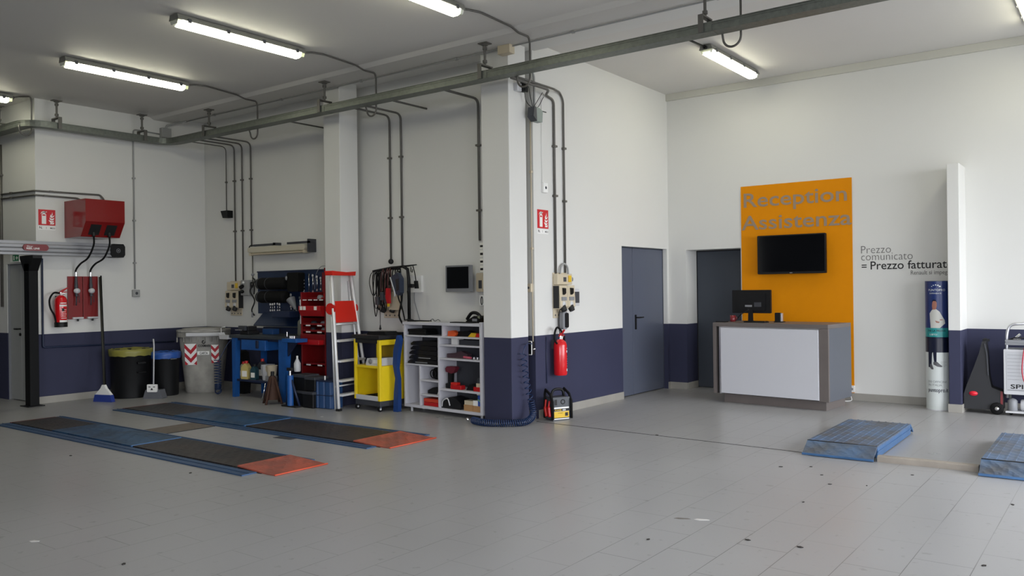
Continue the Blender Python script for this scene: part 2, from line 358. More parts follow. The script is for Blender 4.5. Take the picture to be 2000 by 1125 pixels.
# reception counter
cA, cB = Vector((-4.492, 10.425, 0)), Vector((-2.955, 10.265, 0))
cang = math.atan2(cB.y - cA.y, cB.x - cA.x); CW = (cB - cA).length
M_oak = mat('grey_brown_laminate', (104, 97, 94), .45, var=.06, vscale=4); M_cnt = mat('slate_laminate', (88, 92, 100), .4)
M_front = mat('satin_white_panel', (200, 201, 207), .45)
t = thing('reception_counter', 'grey laminate reception counter with a large white front panel', 'counter', cA, cang)
part(t, 'top', M().box(0, CW, 0, .72, 1.0, 1.05), M_oak, .003)
part(t, 'side_panel', M().box(0, .045, .0, .72, .115, 1.0), M_oak, .002)
part(t, 'side_panel', M().box(CW - .045, CW, .03, .72, .115, 1.0), M_cnt, .002)
part(t, 'corner_post', M().box(CW - .115, CW, -.0, .03, .115, 1.0), M_oak, .002)
part(t, 'body', M().box(.045, CW - .045, .05, .2, .115, 1.0), M_ink)
part(t, 'front_panel', M().box(.118, CW - .12, -.012, .05, .128, .985), M_front, .003)
part(t, 'front_trim', M().box(.09, .116, .0, .05, .115, 1.0).box(CW - .117, CW - .115, .0, .05, .115, 1.0).box(.09, CW - .1, .0, .05, .987, 1.0), M_alu)
part(t, 'plinth', M().box(.12, CW - .06, .07, .66, 0, .115), M_oak, .002)
CM = Matrix.Translation(cA) @ Matrix.Rotation(cang, 4, 'Z')
def oncounter(x, y): v = CM @ Vector((x, y, 1.05)); return v
# computer monitor (seen from behind)
mp = oncounter(.335, .45)
t = thing('computer_monitor', 'black computer monitor seen from behind on the reception counter', 'monitor', mp, cang + .03)
part(t, 'housing', M().prism(rrect(-.272, .272, .115, .425, .012), -.02, .02).prism(rrect(-.2, .2, .15, .38, .02), -.035, -.02), M_black, .003)
part(t, 'screen', M().box(-.26, .26, .02, .022, .13, .412), M_gloss)
part(t, 'stand', M().prism([(-.035, .01), (.035, .01), (.03, .16), (-.03, .16)], -.045, -.03).lathe([(.12, 0), (.12, .006), (.04, .012), (.001, .014)], (0, -.0, 0), sy=.8), M_black)
part(t, 'rating_label', M().box(.05, .15, -.0375, -.0355, .2, .26), M_dgrey)
part(t, 'cable', M().tube(spline([(-.02, -.04, .16), (-.12, -.07, .1), (-.2, -.02, .04), (-.26, .05, .006)]), .006), M_black)
part(t, 'port_cover', M().box(-.08, .02, -.0375, -.0355, .2, .225), M_grey)
solo('mug', M().lathe([(.03, 0), (.036, .01), (.037, .085), (.033, .085), (.031, .012), (.001, .01)]).tube(arc((.055, .045), .026, -PI / 2 - .3, PI / 2 + .3, 10, lambda x, z: (x - .02, 0, z)), .005), mat('dark_red_ceramic', (110, 26, 34), .3), 'small dark red mug at the left end of the reception counter', 'mug', oncounter(.09, .38), cang)
solo('notebook', M().prism(rrect(-.07, .07, -.05, .05, .01), 0, .012, 'z'), M_black, 'flat black wallet lying near the left corner of the counter', 'wallet', oncounter(.06, .14), cang)
t = thing('card_terminal', 'black and silver payment terminal standing right of the counter monitor', 'card terminal', oncounter(.72, .42), cang + .1)
part(t, 'body', M().prism(rrect(-.035, .035, 0, .125, .008), -.03, .03), M_black, .003)
part(t, 'side_cover', M().box(.035, .06, -.028, .028, 0, .12), M_alu, .004)
part(t, 'cradle', M().box(-.045, .08, -.04, .04, 0, .012), M_black, .003)
solo('keyboard', M().prism(rrect(-.15, .15, -.06, .06, .01), 0, .014, 'z').box(-.14, .14, -.05, .05, .014, .02), M_black, 'low black keyboard lying in front of the counter monitor', 'keyboard', oncounter(.50, .24), cang + .05)

# double socket with cord under the panel
t = thing('wall_socket', 'white double wall socket at the foot of the yellow panel', 'socket', (-3.013, YR - .012, .115))
part(t, 'cover', M().prism(rrect(-.055, .055, 0, .085, .01), -.045, 0), M_wht, .003)
part(t, 'plug_hole', M().lathe([(.017, 0), (.017, .002)], (-.025, -.047, .042), ax='y').lathe([(.017, 0), (.017, .002)], (.025, -.047, .042), ax='y'), M_grey)
solo('socket_cable', M().tube(spline([(0, 0, .13), (0, -.01, .06), (.01, -.03, .012), (-.05, -.1, .006), (-.15, -.16, .006), (-.3, -.2, .006)]), .0055), M_wht, 'thin white cord dropping from the double socket to the floor', 'cord', (-3.0, YR - .05, 0))

# curved advertising column
BR = .138; bc = Vector((-1.92, 11.19, 0))
t = thing('display_column', 'round advertising column in dark blue and white beside the stub wall', 'display', bc)
# local: centre at origin; unroll u = 0 at the direction facing the camera
ua = math.atan2(-bc.y, -bc.x) 
def wrapc(r): return lambda u, z: (r * math.cos(ua + u / BR), r * math.sin(ua + u / BR), z)
def wrect(m, u0, u1, z0, z1, r, n=14):
    f = wrapc(r); V = []; 
    for i in range(n + 1):
        u = u0 + (u1 - u0) * i / n; V += [f(u, z0), f(u, z1)]
    m._add(V, [(2 * i, 2 * i + 2, 2 * i + 3, 2 * i + 1) for i in range(n)], True)
def wpoly(m, pts, r): f = wrapc(r); m._add([f(u, z) for u, z in pts], [tuple(range(len(pts)))])
def dense(pts, step=.012):
    o = []
    for i in range(len(pts)):
        a, b = Vector(pts[i]), Vector(pts[(i + 1) % len(pts)]); k = max(1, int((b - a).length / step)); o += [tuple(a + (b - a) * j / k) for j in range(k)]
    return o
def wfan(m, pts, r):
    """outline filled with thin vertical strips so that it follows the curve"""
    us = [p[0] for p in pts]; u0, u1 = min(us), max(us); n = max(3, int((u1 - u0) / .006)); f = wrapc(r)
    def cuts(u):
        z = []
        for i in range(len(pts)):
            (a, za), (b, zb) = pts[i], pts[(i + 1) % len(pts)]
            if (a <= u < b) or (b <= u < a): z.append(za + (zb - za) * (u - a) / (b - a))
        return sorted(z)
    for i in range(n):
        ua_, ub_ = u0 + (u1 - u0) * i / n, u0 + (u1 - u0) * (i + 1) / n
        A, B = cuts(ua_ + 1e-5), cuts(ub_ - 1e-5)
        if len(A) != len(B): B = A = cuts((ua_ + ub_) / 2)
        for k in range(0, len(A) - 1, 2): m._add([f(ua_, A[k]), f(ub_, B[k]), f(ub_, B[k + 1]), f(ua_, A[k + 1])], [(0, 1, 2, 3)])
PB = mat('poster_blue', (24, 44, 100), .35); PN = mat('poster_navy', (14, 20, 44), .35); PW = mat('poster_white', (206, 212, 210), .35); PT = mat('poster_teal', (40, 140, 140), .35)
PS = mat('poster_skin', (150, 100, 84), .4); PG = mat('poster_grey', (120, 126, 128), .4); PJ = mat('poster_shirt', (190, 190, 184), .4); PD = mat('poster_shoe', (86, 86, 90), .4)
m = M(); m.lathe([(BR - .004, 0), (BR - .004, 1.555)], n=48); part(t, 'core', m, PW)
m = M(); C2 = PI * BR
wrect(m, -C2, C2, 1.0 - .13, 1.558, BR, 60); m.mi = 1; wrect(m, -C2, C2, .885, .995, BR + .0008, 60); m.mi = 2; wrect(m, -C2, C2, .70, .885, BR, 60)
m.mi = 3; wrect(m, -C2, C2, 0.0, .70, BR, 60)
part(t, 'printed_wrap', m, [PB, PT, PN, PW])
m = M(); R2 = BR + .0015
m.mi = 0
m.text('PUNTOPRO', -.105, 0, 1.44, w=.19, h=.026, wrap=wrapc(R2)); m.text('EXPERIENCE', -.09, 0, 1.405, w=.13, h=.015, wrap=wrapc(R2))
for k in range(5):
    a = PI * (.2 + .15 * k); cu, cz = -.02 + .055 * math.cos(a), 1.47 + .045 * math.sin(a); s_ = .007 + .003 * (4 - k) / 2
    wfan(m, [(cu - s_, cz - s_ * .6), (cu + s_, cz - s_ * .6), (cu + s_ * .8, cz + s_ * .6), (cu - s_ * .8, cz + s_ * .6)], R2)
m.text('SUBITO!', -.1, 0, .905, w=.09, h=.022, wrap=wrapc(R2))
m.mi = 1
m.text('FAI LA PROVA', -.115, 0, .95, w=.2, h=.024, bold=.02, wrap=wrapc(R2)); m.text('puntopro.it', -.125, 0, .225, w=.235, h=.048, bold=.015, wrap=wrapc(R2))
m.mi = 2
m.text('350 OFFICINE', -.13, 0, .335, w=.225, h=.026, wrap=wrapc(R2)); m.text('IN ITALIA', -.12, 0, .295, w=.155, h=.026, wrap=wrapc(R2))
for k in range(4): wrect(m, .02, .09 - .012 * (k % 2), .585 - .018 * k, .588 - .018 * k, R2, 4)
part(t, 'printed_text', m, [PW, PN, PG])
m = M(); m.mi = 0     # person printed on the column: white overall, arms crossed, dark trousers, grey shoes
wfan(m, [(-.085, .995), (-.09, 1.10), (-.095, 1.17), (-.07, 1.205), (-.05, 1.23), (-.02, 1.225), (.02, 1.19), (.045, 1.14), (.075, 1.09), (.08, 1.05), (.045, 1.02), (.02, .995)], R2)
m.mi = 1
wfan(m, [(-.058, 1.215), (-.064, 1.26), (-.062, 1.30), (-.045, 1.325), (-.025, 1.325), (-.01, 1.30), (-.01, 1.26), (-.02, 1.22)], R2 + .0006)
wfan(m, [(-.03, 1.085), (.0, 1.075), (.02, 1.07), (.01, 1.055), (-.02, 1.06)], R2 + .0006); wfan(m, [(.02, 1.10), (.05, 1.10), (.05, 1.088), (.02, 1.088)], R2 + .0006)
m.mi = 2
wfan(m, [(-.12, .885), (-.12, .52), (-.095, .52), (-.075, .56), (-.07, .70), (-.055, .70), (-.05, .58), (-.02, .58), (-.015, .885)], R2)
wfan(m, [(-.064, 1.30), (-.06, 1.325), (-.04, 1.34), (-.02, 1.335), (-.01, 1.305), (-.02, 1.318), (-.05, 1.32)], R2 + .001)
m.mi = 3
wfan(m, [(-.055, .585), (-.015, .59), (.02, .555), (.045, .535), (.03, .525), (-.01, .53), (-.055, .555)], R2 + .0008)
wfan(m, [(-.1, .56), (-.075, .56), (-.055, .51), (-.055, .495), (-.08, .495), (-.1, .52)], R2 + .0008)
part(t, 'printed_figure', m, [PJ, PS, PN, PD])
part(t, 'cap', M().lathe([(BR, 1.555), (BR, 1.562), (.001, 1.562)], n=40), M_dgrey); part(t, 'foot', M().lathe([(BR + .003, 0), (BR + .003, .012)], n=40), M_lgrey)

# ------------------------------------------------------------------ right end: black service trolley and white service machine
t = thing('service_trolley', 'tall black plastic trolley with a red oval button, behind the stub wall', 'trolley', (-1.44, 11.2, 0), .05)
prof = [(-.20, .05), (-.20, .22), (-.165, .34), (-.10, .52), (-.04, .70), (-.005, .845), (.035, .845), (.05, .70), (.06, .45), (.085, .31), (.19, .27), (.205, .20), (.205, .05)]
part(t, 'body', M().prism(prof, -.11, .12), mat('charcoal_plastic', (30, 31, 35), .55), .012)
part(t, 'rib', M().prism([(.028, .82), (.052, .70), (.062, .45), (.05, .45), (.038, .70), (.016, .82)], -.125, -.11), M_dgrey, .003)
part(t, 'handle', M().tube([(.015, -.09, .86), (.015, .1, .86)], .017).box(-.0, .07, -.1, -.07, .845, .875), M_black)
part(t, 'button', M().lathe([(.046, 0), (.04, -.014), (.001, -.018)], (-.1, -.11, .23), ax='y', sy=.62), mat('red_button', (214, 30, 50), .35))
for xx in (.14,):
    wl = part(t, 'wheel', M().lathe([(.02, -.03), (.065, -.03), (.07, -.022), (.07, .0), (.065, .008), (.02, .008)], (xx, -.12, .07), ax='y'), M_rubber)
    part(wl, 'hub_cap', M().lathe([(.022, 0), (.018, -.006), (.001, -.008)], (xx, -.15, .07), ax='y'), M_chrome)
part(t, 'red_reflector', M().box(.175, .2, -.116, -.109, .12, .27), mat('dark_red_plastic', (110, 20, 26), .4))
t = thing('service_machine', 'white wheeled service machine with hoses at the right edge of the photo', 'machine', (-.99, 11.05, 0))
part(t, 'cabinet', M().prism(rrect(-.225, .25, .25, .765, .008), -.02, .3), M_lgrey, .004)
m = M(); m.mi = 0; m.box(-.2, .23, -.0225, -.0205, .29, .74)
m.mi = 1; m.text('SPIN', -.16, -.0235, .318, w=.21, h=.05, bold=.02)
m.mi = 2
for k in range(8): m.box(-.19, .15 - .03 * (k % 3), -.0235, -.0226, .70 - .04 * k, .703 - .04 * k)
m.box(-.19, .2, -.0235, -.0226, .295, .303)
part(t, 'front_label', m, [mat('label_grey', (182, 184, 188), .5), M_ink, M_grey])
part(t, 'push_handle', M().tube(smooth_path([(-.2, .05, .2), (-.2, .05, .93), (-.17, .05, 1.05), (.05, .05, 1.065)], .06), .016), M_alu)
part(t, 'tool_tray', M().box(-.21, .25, -.03, .22, .815, .84).box(-.21, .25, -.03, -.02, .84, .875).box(-.21, -.2, -.03, .22, .84, .86), M_grey, .003)
part(t, 'hose', M().tube(spline([(.2, .1, .95), (.08, .0, .9), (.0, -.03, .83), (-.03, -.05, .7), (-.04, -.06, .5), (-.0, -.06, .36), (.08, -.05, .28)]), .007), mat('red_hose', (168, 40, 60), .4))
part(t, 'hose', M().tube(spline([(-.2, 0, .86), (-.1, -.01, .9), (.02, .02, .89), (.2, .05, .9)]), .008), M_black)
part(t, 'coupling', M().cone((-.1, 0, .9), (-.06, 0, .94), .015).cone((-.14, .01, .875), (-.05, .0, .875), .012), M_chrome)
part(t, 'base_plate', M().box(-.215, .25, -.02, .3, .035, .055), M_lgrey, .003)
part(t, 'frame_leg', M().box(-.2, -.18, .24, .27, .05, .25), M_steel); part(t, 'frame_leg', M().box(.2, .22, .24, .27, .05, .25), M_steel)
part(t, 'bottle', M().lathe([(.045, .055), (.05, .06), (.05, .17), (.03, .19), (.001, .2)], (-.15, .06, 0)), M_grey)
part(t, 'filter', M().lathe([(.06, -.07), (.065, -.06), (.065, .06), (.06, .07)], (.0, .1, .12), ax='x'), M_lgrey)
part(t, 'canister', M().lathe([(.05, .055), (.05, .2), (.001, .22)], (.14, .06, 0)), M_bluep)
for xx in (-.17, .2):
    part(t, 'caster', M().lathe([(.02, -.012), (.02, .012)], (xx, .1, .02), ax='y'), M_rubber)

# ------------------------------------------------------------------ blue drive-on lift platforms at the right
def checker_mat(name, col, dirt, rough=.45, metal=.4, sc=30):
    m = bpy.data.materials.new(name); m.use_nodes = True; nt = m.node_tree; b = nt.nodes['Principled BSDF']; N = nt.nodes.new; L = nt.links.new
    g = N('ShaderNodeTexCoord'); n = N('ShaderNodeTexNoise'); n.inputs['Scale'].default_value = 4; n.inputs['Detail'].default_value = 7; L(g.outputs['Object'], n.inputs['Vector'])
    r = N('ShaderNodeValToRGB'); L(n.outputs['Fac'], r.inputs[0]); r.color_ramp.elements[0].position = .38; r.color_ramp.elements[1].position = .62
    r.color_ramp.elements[0].color = srgb(*dirt); r.color_ramp.elements[1].color = srgb(*col); L(r.outputs[0], b.inputs['Base Color'])
    w = N('ShaderNodeTexWave'); w.inputs['Scale'].default_value = sc / 6; w.bands_direction = 'DIAGONAL'; L(g.outputs['Object'], w.inputs['Vector'])
    ck = N('ShaderNodeTexVoronoi'); ck.inputs['Scale'].default_value = sc; L(g.outputs['Object'], ck.inputs['Vector'])
    mu = N('ShaderNodeMath'); mu.operation = 'MULTIPLY'; L(w.outputs['Fac'], mu.inputs[0]); L(ck.outputs['Distance'], mu.inputs[1])
    bp = N('ShaderNodeBump'); bp.inputs['Strength'].default_value = .9; bp.inputs['Distance'].default_value = .006; L(mu.outputs[0], bp.inputs['Height']); L(bp.outputs[0], b.inputs['Normal'])
    b.inputs['Roughness'].default_value = rough; b.inputs['Metallic'].default_value = metal; return m
CB = checker_mat('blue_checker_plate', (92, 116, 148), (92, 96, 104)); CBr = mat('bright_blue_steel', (68, 106, 150), .35, .3, var=.15)
CK = checker_mat('dark_checker_plate', (66, 60, 58), (50, 50, 52), .5, .4); CO = checker_mat('orange_checker_plate', (184, 92, 72), (146, 82, 70), .5, .1)
CBd = checker_mat('dirty_blue_plate', (50, 90, 128), (40, 68, 96), .45, .3, 20)
def platform(name, label, loc, w, rz):
    t = thing(name, label, 'lift platform', loc, rz, 'blue raised lift platforms on the floor'); h = .112; L_ = 1.42
    m = M(); m.box(0, w, .16, .16 + L_, h - .012, h)
    for k in range(9): m.box(.03 + k * (w - .06) / 8 - .006, .03 + k * (w - .06) / 8 + .006, .16, .16 + L_, h, h + .004)
    part(t, 'deck', m, CB)
    m = M()
    for x in (.0, w - .02): m.box(x, x + .02, .17, .16 + L_, .008, h - .012).box(x - .006, x + .026, .17, .16 + L_, .055, .066)
    part(t, 'side_rail', m, CBr, .002)
    part(t, 'front_ramp', M().prism([(0, .008), (0, .022), (.155, h), (.165, h - .014), (.02, .008)], -.0, w, 'x'), CB)
    part(t, 'ramp_lip', M().box(-.004, w + .004, -.006, .01, .004, .024), CBr, .002)
    part(t, 'hinge', M().tube([(0, .158, h - .004), (w, .158, h - .004)], .008), M_ink)
    part(t, 'rear_ramp', M().prism([(.16 + L_, h), (.16 + L_ + .13, .03), (.16 + L_ + .12, .012), (.16 + L_, h - .02)], 0, w, 'x'), CBr)
    part(t, 'base_frame', M().box(.03, w - .03, .2, .1 + L_, 0, .03), M_ink)
    return t
platform('lift_platform', 'blue checker-plate lift platform in front of the reception counter', (-2.415, 7.555, 0), .60, .01)
platform('lift_platform', 'blue checker-plate lift platform cut by the right edge of the photo', (-1.005, 7.475, 0), .60, .01)
solo('floor_sill', M().prism([(0, 0), (.0, .045), (.012, .052), (.07, .052), (.16, .0)], 0, .765, 'x'), mat('worn_sill', (150, 142, 132), .6, var=.12), 'worn grey-brown threshold bar between the two raised lift platforms', 'threshold', (-1.79, 7.60, 0), .03)
solo('floor_joint', M().box(0, 3.1, -.004, .004, 0, .0025), M_ink, 'long thin dark joint strip in the floor left of the blue lift platform', 'joint strip', (-5.52, 7.80, 0), -.045)

# ------------------------------------------------------------------ ceiling lamps
M_hous = mat('lamp_housing', (120, 120, 114), .5); M_glow = mat('lamp_diffuser', (255, 252, 226), .3, emit=LAMP)
M_clear = mat('lamp_end_cap', (200, 205, 190), .2, trans=.3)
lamp0 = thing('ceiling_light', 'second lit tube light from the left of the photo', 'ceiling light', (-9.87, 5.345, ZC), 0)
hb = part(lamp0, 'housing', M().prism([(-.085, -.07), (.085, -.07), (.065, -.012), (-.065, -.012)], -.78, .78, 'y').box(-.03, .03, -.6, -.5, -.012, 0).box(-.03, .03, .5, .6, -.012, 0), M_hous, .006)
part(lamp0, 'diffuser', M().prism([(-.072, -.07), (.072, -.07), (.06, -.112), (.03, -.125), (-.03, -.125), (-.06, -.112)], -.73, .73, 'y', True), M_glow)
part(lamp0, 'end_cap', M().prism([(-.072, -.07), (.072, -.07), (.055, -.11), (-.055, -.11)], .73, .775, 'y'), M_clear)
part(lamp0, 'end_cap', M().prism([(-.072, -.07), (.072, -.07), (.055, -.11), (-.055, -.11)], -.775, -.73, 'y'), M_clear)
for s in (-1, 1):
    for k in range(4):
        y = -.66 + .44 * k
        part(lamp0, 'clip', M().box(s * .088 - .006, s * .088 + .006, y - .018, y + .018, -.088, -.05), M_dgrey)
part(lamp0, 'cable_gland', M().cone((0, .78, -.045), (0, .815, -.045), .022), M_black)
GL = 'tube lights on the ceiling'
lamp0['group'] = GL
dup(lamp0, (-7.53, 5.33, ZC), 0, 'third lit tube light from the left, above the middle bay')
dup(lamp0, (-5.20, 5.35, ZC), 0, 'lit tube light cut by the top edge near the middle of the photo')
dup(lamp0, (-12.3, 4.22, ZC), 0, 'lit tube light cut by the left edge of the photo')
dup(lamp0, (-4.07, 10.12, ZR), PI, 'lit tube light on the ceiling above the yellow reception panel')
dup(lamp0, (-.85, 10.12, ZR), PI, 'lit tube light cut by the top right corner of the photo')

# ------------------------------------------------------------------ cable tray with hangers
def sweep(m, path, prof):
    P = [Vector(p) for p in path]; n = len(prof); V = []
    for i, p in enumerate(P):
        a = (P[i] - P[i - 1]).normalized() if i else (P[1] - P[0]).normalized(); b = (P[i + 1] - P[i]).normalized() if i < len(P) - 1 else a
        t = (a + b).normalized(); nr = Vector((t.y, -t.x, 0)); k = 1 / max(.5, nr.dot(Vector((a.y, -a.x, 0))))
        V += [p + nr * u * k + Vector((0, 0, w)) for u, w in prof]
    m._add(V, [(i * n + k, (i + 1) * n + k, (i + 1) * n + (k + 1) % n, i * n + (k + 1) % n) for i in range(len(P) - 1) for k in range(n)])
    m._add(V[:n], [tuple(range(n))]); m._add(V[-n:], [tuple(range(n))[::-1]])
TX, TY0, TY1, TZ = -12.05, 5.13, 7.18, 3.84
tpath = smooth_path([(XW + .05, TY0, 0), (TX, TY0, 0), (TX, TY1, 0), (RX - .05, TY1, 0)], .26, 8)
t = thing('cable_tray', 'long grey galvanised cable tray hanging below the ceiling across the photo', 'cable tray', (0, 0, TZ))
m = M(); sweep(m, tpath, [(-.08, 0), (.08, 0), (.08, .078), (.074, .078), (.074, .008), (-.074, .008), (-.074, .078), (-.08, .078)]); part(t, 'channel', m, M_steel)
m = M(); sweep(m, tpath, [(.08, .058), (.086, .058), (.086, .066), (.08, .066)]); part(t, 'rib', m, M_steel)
m = M(); sweep(m, tpath, [(-.086, .078), (.088, .078), (.088, .084), (-.086, .084)]); part(t, 'lid', m, M_steel)
for x in (-8.35, -5.68, -3.08, -.5): part(t, 'joint_plate', M().box(x - .05, x + .05, TY1 - .085, TY1 - .08, -.002, .08).box(x - .05, x + .05, TY1 - .085, TY1 + .06, -.003, 0), M_steel)
hg = None
HL = [((-13.0, TY0), 0, 'tray hanger rod below the tube light at the left edge'), ((TX, 5.49), 1, 'tray hanger rod just right of the left tray bend'), ((TX, 6.74), 1, 'tray hanger rod above the corner of left wall and bay'),
      ((-10.97, TY1), 0, 'tray hanger rod above the blue tool board bay'), ((-8.39, TY1), 0, 'tray hanger rod in front of the left pillar'), ((-5.72, TY1), 0, 'tray hanger rod in front of the right pillar'),
      ((-3.13, TY1), 0, 'tray hanger rod just left of the reception tube light'), ((-.5, TY1), 0, 'tray hanger rod above the right end of the tray')]
for (x, y), o, lb in HL:
    if hg is None:
        hg = thing('tray_hanger', lb, 'tray hanger', (x, y, TZ), 0, 'rods that hang the cable tray'); Hh = ZC - .035 - TZ
        part(hg, 'rod', M().cone((0, 0, .16), (0, 0, Hh - .01), .014), M_pipe)
        part(hg, 'ceiling_plate', M().box(-.06, .06, -.05, .05, Hh - .012, Hh).lathe([(.03, Hh - .03), (.045, Hh - .012)]), M_pipe)
        part(hg, 'nut', M().cone((0, 0, .19), (0, 0, .22), .026, n=6), M_pipe); part(hg, 'nut', M().cone((0, 0, Hh - .075), (0, 0, Hh - .045), .026, n=6), M_pipe)
        part(hg, 'bracket', M().box(-.025, .025, -.105, .105, .15, .165).box(-.025, .025, -.105, -.095, .0, .15).box(-.025, .025, .095, .105, .08, .15), M_pipe)
    else: dup(hg, (x, y, TZ), PI / 2 if o else 0, lb)

# ------------------------------------------------------------------ conduits
def conduit(label, pts, r=.011, rad=.07, clips=(), ms=M_pipe, name='conduit', cat='conduit', group='conduits on the walls', cdir=(0, 1, 0)):
    L0 = Vector(pts[-1]); t = thing(name, label, cat, L0, 0, group)
    part(t, 'pipe', M().tube([p - L0 for p in smooth_path(pts, rad)], r), ms)
    for c in clips:
        c = Vector(c) - L0; part(t, 'clip', M().box(c.x - r * 1.9, c.x + r * 1.9, c.y - r * 1.9, c.y + r * 1.9, c.z - .012, c.z + .012), ms)
    return t
yb = YB - .018; HZ = 3.87
for x, z1, r, lb, mm in ((-11.665, 2.85, .008, 'thin conduit running down to the small black loudspeaker', M_pipe), (-11.445, 1.71, .012, 'conduit running down to the beige switch panel left of the tool board', M_pipe),
                     (-11.245, 1.72, .012, 'conduit running down to the grey box left of the tool board', M_pipe), (-11.02, 2.24, .012, 'conduit running down to the switched-off tube lamp', M_pipe),
                     (-7.97, 1.90, .014, 'left of the two conduits above the rack of cables', M_pipe), (-7.76, 1.85, .014, 'right of the two conduits above the rack of cables', M_pipe), (-6.435, 2.13, .016, 'conduit beside the right pillar running down to the paper notices', M_pipe)):
    conduit(lb, [(x, TY1 + .09, HZ), (x, yb, HZ), (x, yb, z1)], r, .09, [(x, yb, 3.3)] + ([(x, yb, 2.5)] if z1 < 2.4 else []), mm)
conduit('short dark conduit stub on the bay soffit behind the left pillar', [(-9.27, TY1 + .09, HZ), (-9.27, YB - .02, HZ)], .011)
conduit('short dark conduit stub ending on the wall above the cable rack', [(-7.29, TY1 + .09, HZ), (-7.29, YB - .02, HZ)], .013)
conduit('thin conduit below the switched-off lamp down to the tool board', [(-11.0, yb, 2.1), (-11.0, yb, 1.6)], .009)
xs = XD + .02
conduit('left of the two conduits above the right switch panel', [(XD + .2, TY1 + .09, HZ - .03), (XD + .2, 8.0, HZ - .03), (xs, 8.2, HZ - .03), (xs, 8.37, HZ - .06), (xs, 8.37, 1.71)], .015, .06, [(xs, 8.37, 3.25), (xs, 8.37, 2.65)])
conduit('right of the two conduits above the right switch panel', [(XD + .2, TY1 + .09, HZ), (XD + .2, 8.1, HZ), (xs, 8.5, HZ + .06), (xs, 8.58, HZ - .02), (xs, 8.58, 1.72)], .013, .06, [(xs, 8.58, 3.25), (xs, 8.58, 2.6)])
conduit('pale thin conduit in the notch beside the right pillar', [(XD - .02, YB - .02, 3.5), (XD - .02, YB - .02, .88)], .008, .05, [(XD - .02, YB - .02, 2.9), (XD - .02, YB - .02, 2.0)], M_cream)
conduit('grey conduit up the notch beside the right pillar to the ceiling', [(XD + .015, 7.97, 3.5), (XD + .015, 7.97, 4.05), (XD - .06, 7.85, 4.2), (XD - .06, 7.6, 4.24)], .012, .06, (), M_pipel)
xl = XL + .018
conduit('pale conduit running down to the small socket on the left wall', [(xl, 7.15, 4.04), (xl, 6.72, 4.05), (xl, 6.72, 1.60)], .011, .05, [(xl, 6.72, 3.3), (xl, 6.72, 2.65), (xl, 6.72, 2.0)], M_pipel)
conduit('dark blue conduit loop low on the left wall beside the fire extinguisher', [(xl, 5.37, 2.04), (xl, 5.37, .79), (xl, 7.36, .76)], .014, .03, (), M_navy)
conduit('upper of the two conduits feeding the red hose reel box', [(XW + 2.2, 5.3 - .018, 3.03), (XL + .02, 5.3 - .018, 2.985), (XL + .02, 6.2, 3.0), (XL + .05, 6.24, 2.93)], .013, .03, [(-13.0, 5.3 - .018, 3.01), (XL + .02, 5.5, 2.99)])
conduit('lower of the two conduits feeding the red hose reel box', [(XW + 2.2, 5.3 - .018, 2.96), (XL + .02, 5.3 - .018, 2.925), (XL + .02, 5.87, 2.925), (XL + .05, 5.93, 2.88)], .013, .03, [(-13.0, 5.3 - .018, 2.94), (XL + .02, 5.42, 2.925)])
conduit('vertical pipe at the left edge of the photo beside the grey door', [(-13.36, 5.28, 3.75), (-13.36, 5.28, 1.36)], .02, .03, [(-13.36, 5.28, 3.3)])
conduit('ceiling conduit with clips running along the joint above the bays', [(XL + .35, 7.42, ZC - .05), (-5.75, 7.42, ZC - .05), (-2.2, 7.42, ZC - .05)], .009, .03, [(-11.2 + 1.62 * k, 7.42, ZC - .05) for k in range(6)], M_pipel)
conduit('black conduit on the ceiling feeding the reception tube light', [(1.5, 8.85, ZR - .02), (-3.98, 8.85, ZR - .02), (-4.12, 8.9, ZR - .03), (-4.07, 9.34, ZR - .045)], .013, .05, [(-3.2, 8.85, ZR - .02), (-1.6, 8.85, ZR - .02)], M_black)
def ubend(label, x, lx, ysw=None):
    a = ZC - .045
    if ysw is None:
        yy = TY1 + .1
        pts = [(lx, 6.14, a), (lx + .0, 6.25, ZC - .015), (lx + .05, 6.4, ZC - .015), (x, 6.95, ZC - .015), (x, 7.08, ZC - .05), (x, yy - .02, ZC - .05), (x, yy, ZC - .1), (x, yy, 3.80)]
        pts += [(x - .085 + .085 * math.cos(-PI * k / 8), yy, 3.80 + .085 * math.sin(-PI * k / 8)) for k in range(1, 9)] + [(x - .17, yy - .02, 3.85)]
    else:
        xx = TX - .1
        pts = [(lx, 5.02, a), (lx, 5.1, ZC - .015), (xx, 5.19, ZC - .02), (xx, 5.2, ZC - .08), (xx, 5.2, 3.80)]
        pts += [(xx, 5.12 + .08 * math.cos(-PI * k / 8), 3.80 + .08 * math.sin(-PI * k / 8)) for k in range(1, 9)] + [(xx, 5.04, 3.85)]
    t = conduit(label, pts, .011, .03, (), M_pipe, 'lamp_cable', 'cable', 'looped cables from the lamps to the tray')
ubend('looped cable from the second tube light down to the tray', -9.94, -9.87); ubend('looped cable from the third tube light down to the tray', -7.54, -7.53)
ubend('looped cable from the top-edge tube light down to the tray by the right pillar', -5.18, -5.20); ubend('looped cable from the left-edge tube light down to the tray bend', 0, -12.3, 1)
yy = TY1 + .1
conduit('looped cable hanging below the tray left of the reception tube light', [(-2.83, yy, ZC - .04), (-2.83, yy, 3.80)] + [(-2.915 + .085 * math.cos(-PI * k / 8), yy, 3.80 + .085 * math.sin(-PI * k / 8)) for k in range(1, 9)] + [(-3.0, yy - .02, 3.85)], .011, .02, (), M_pipe, 'lamp_cable', 'cable', 'looped cables from the lamps to the tray')

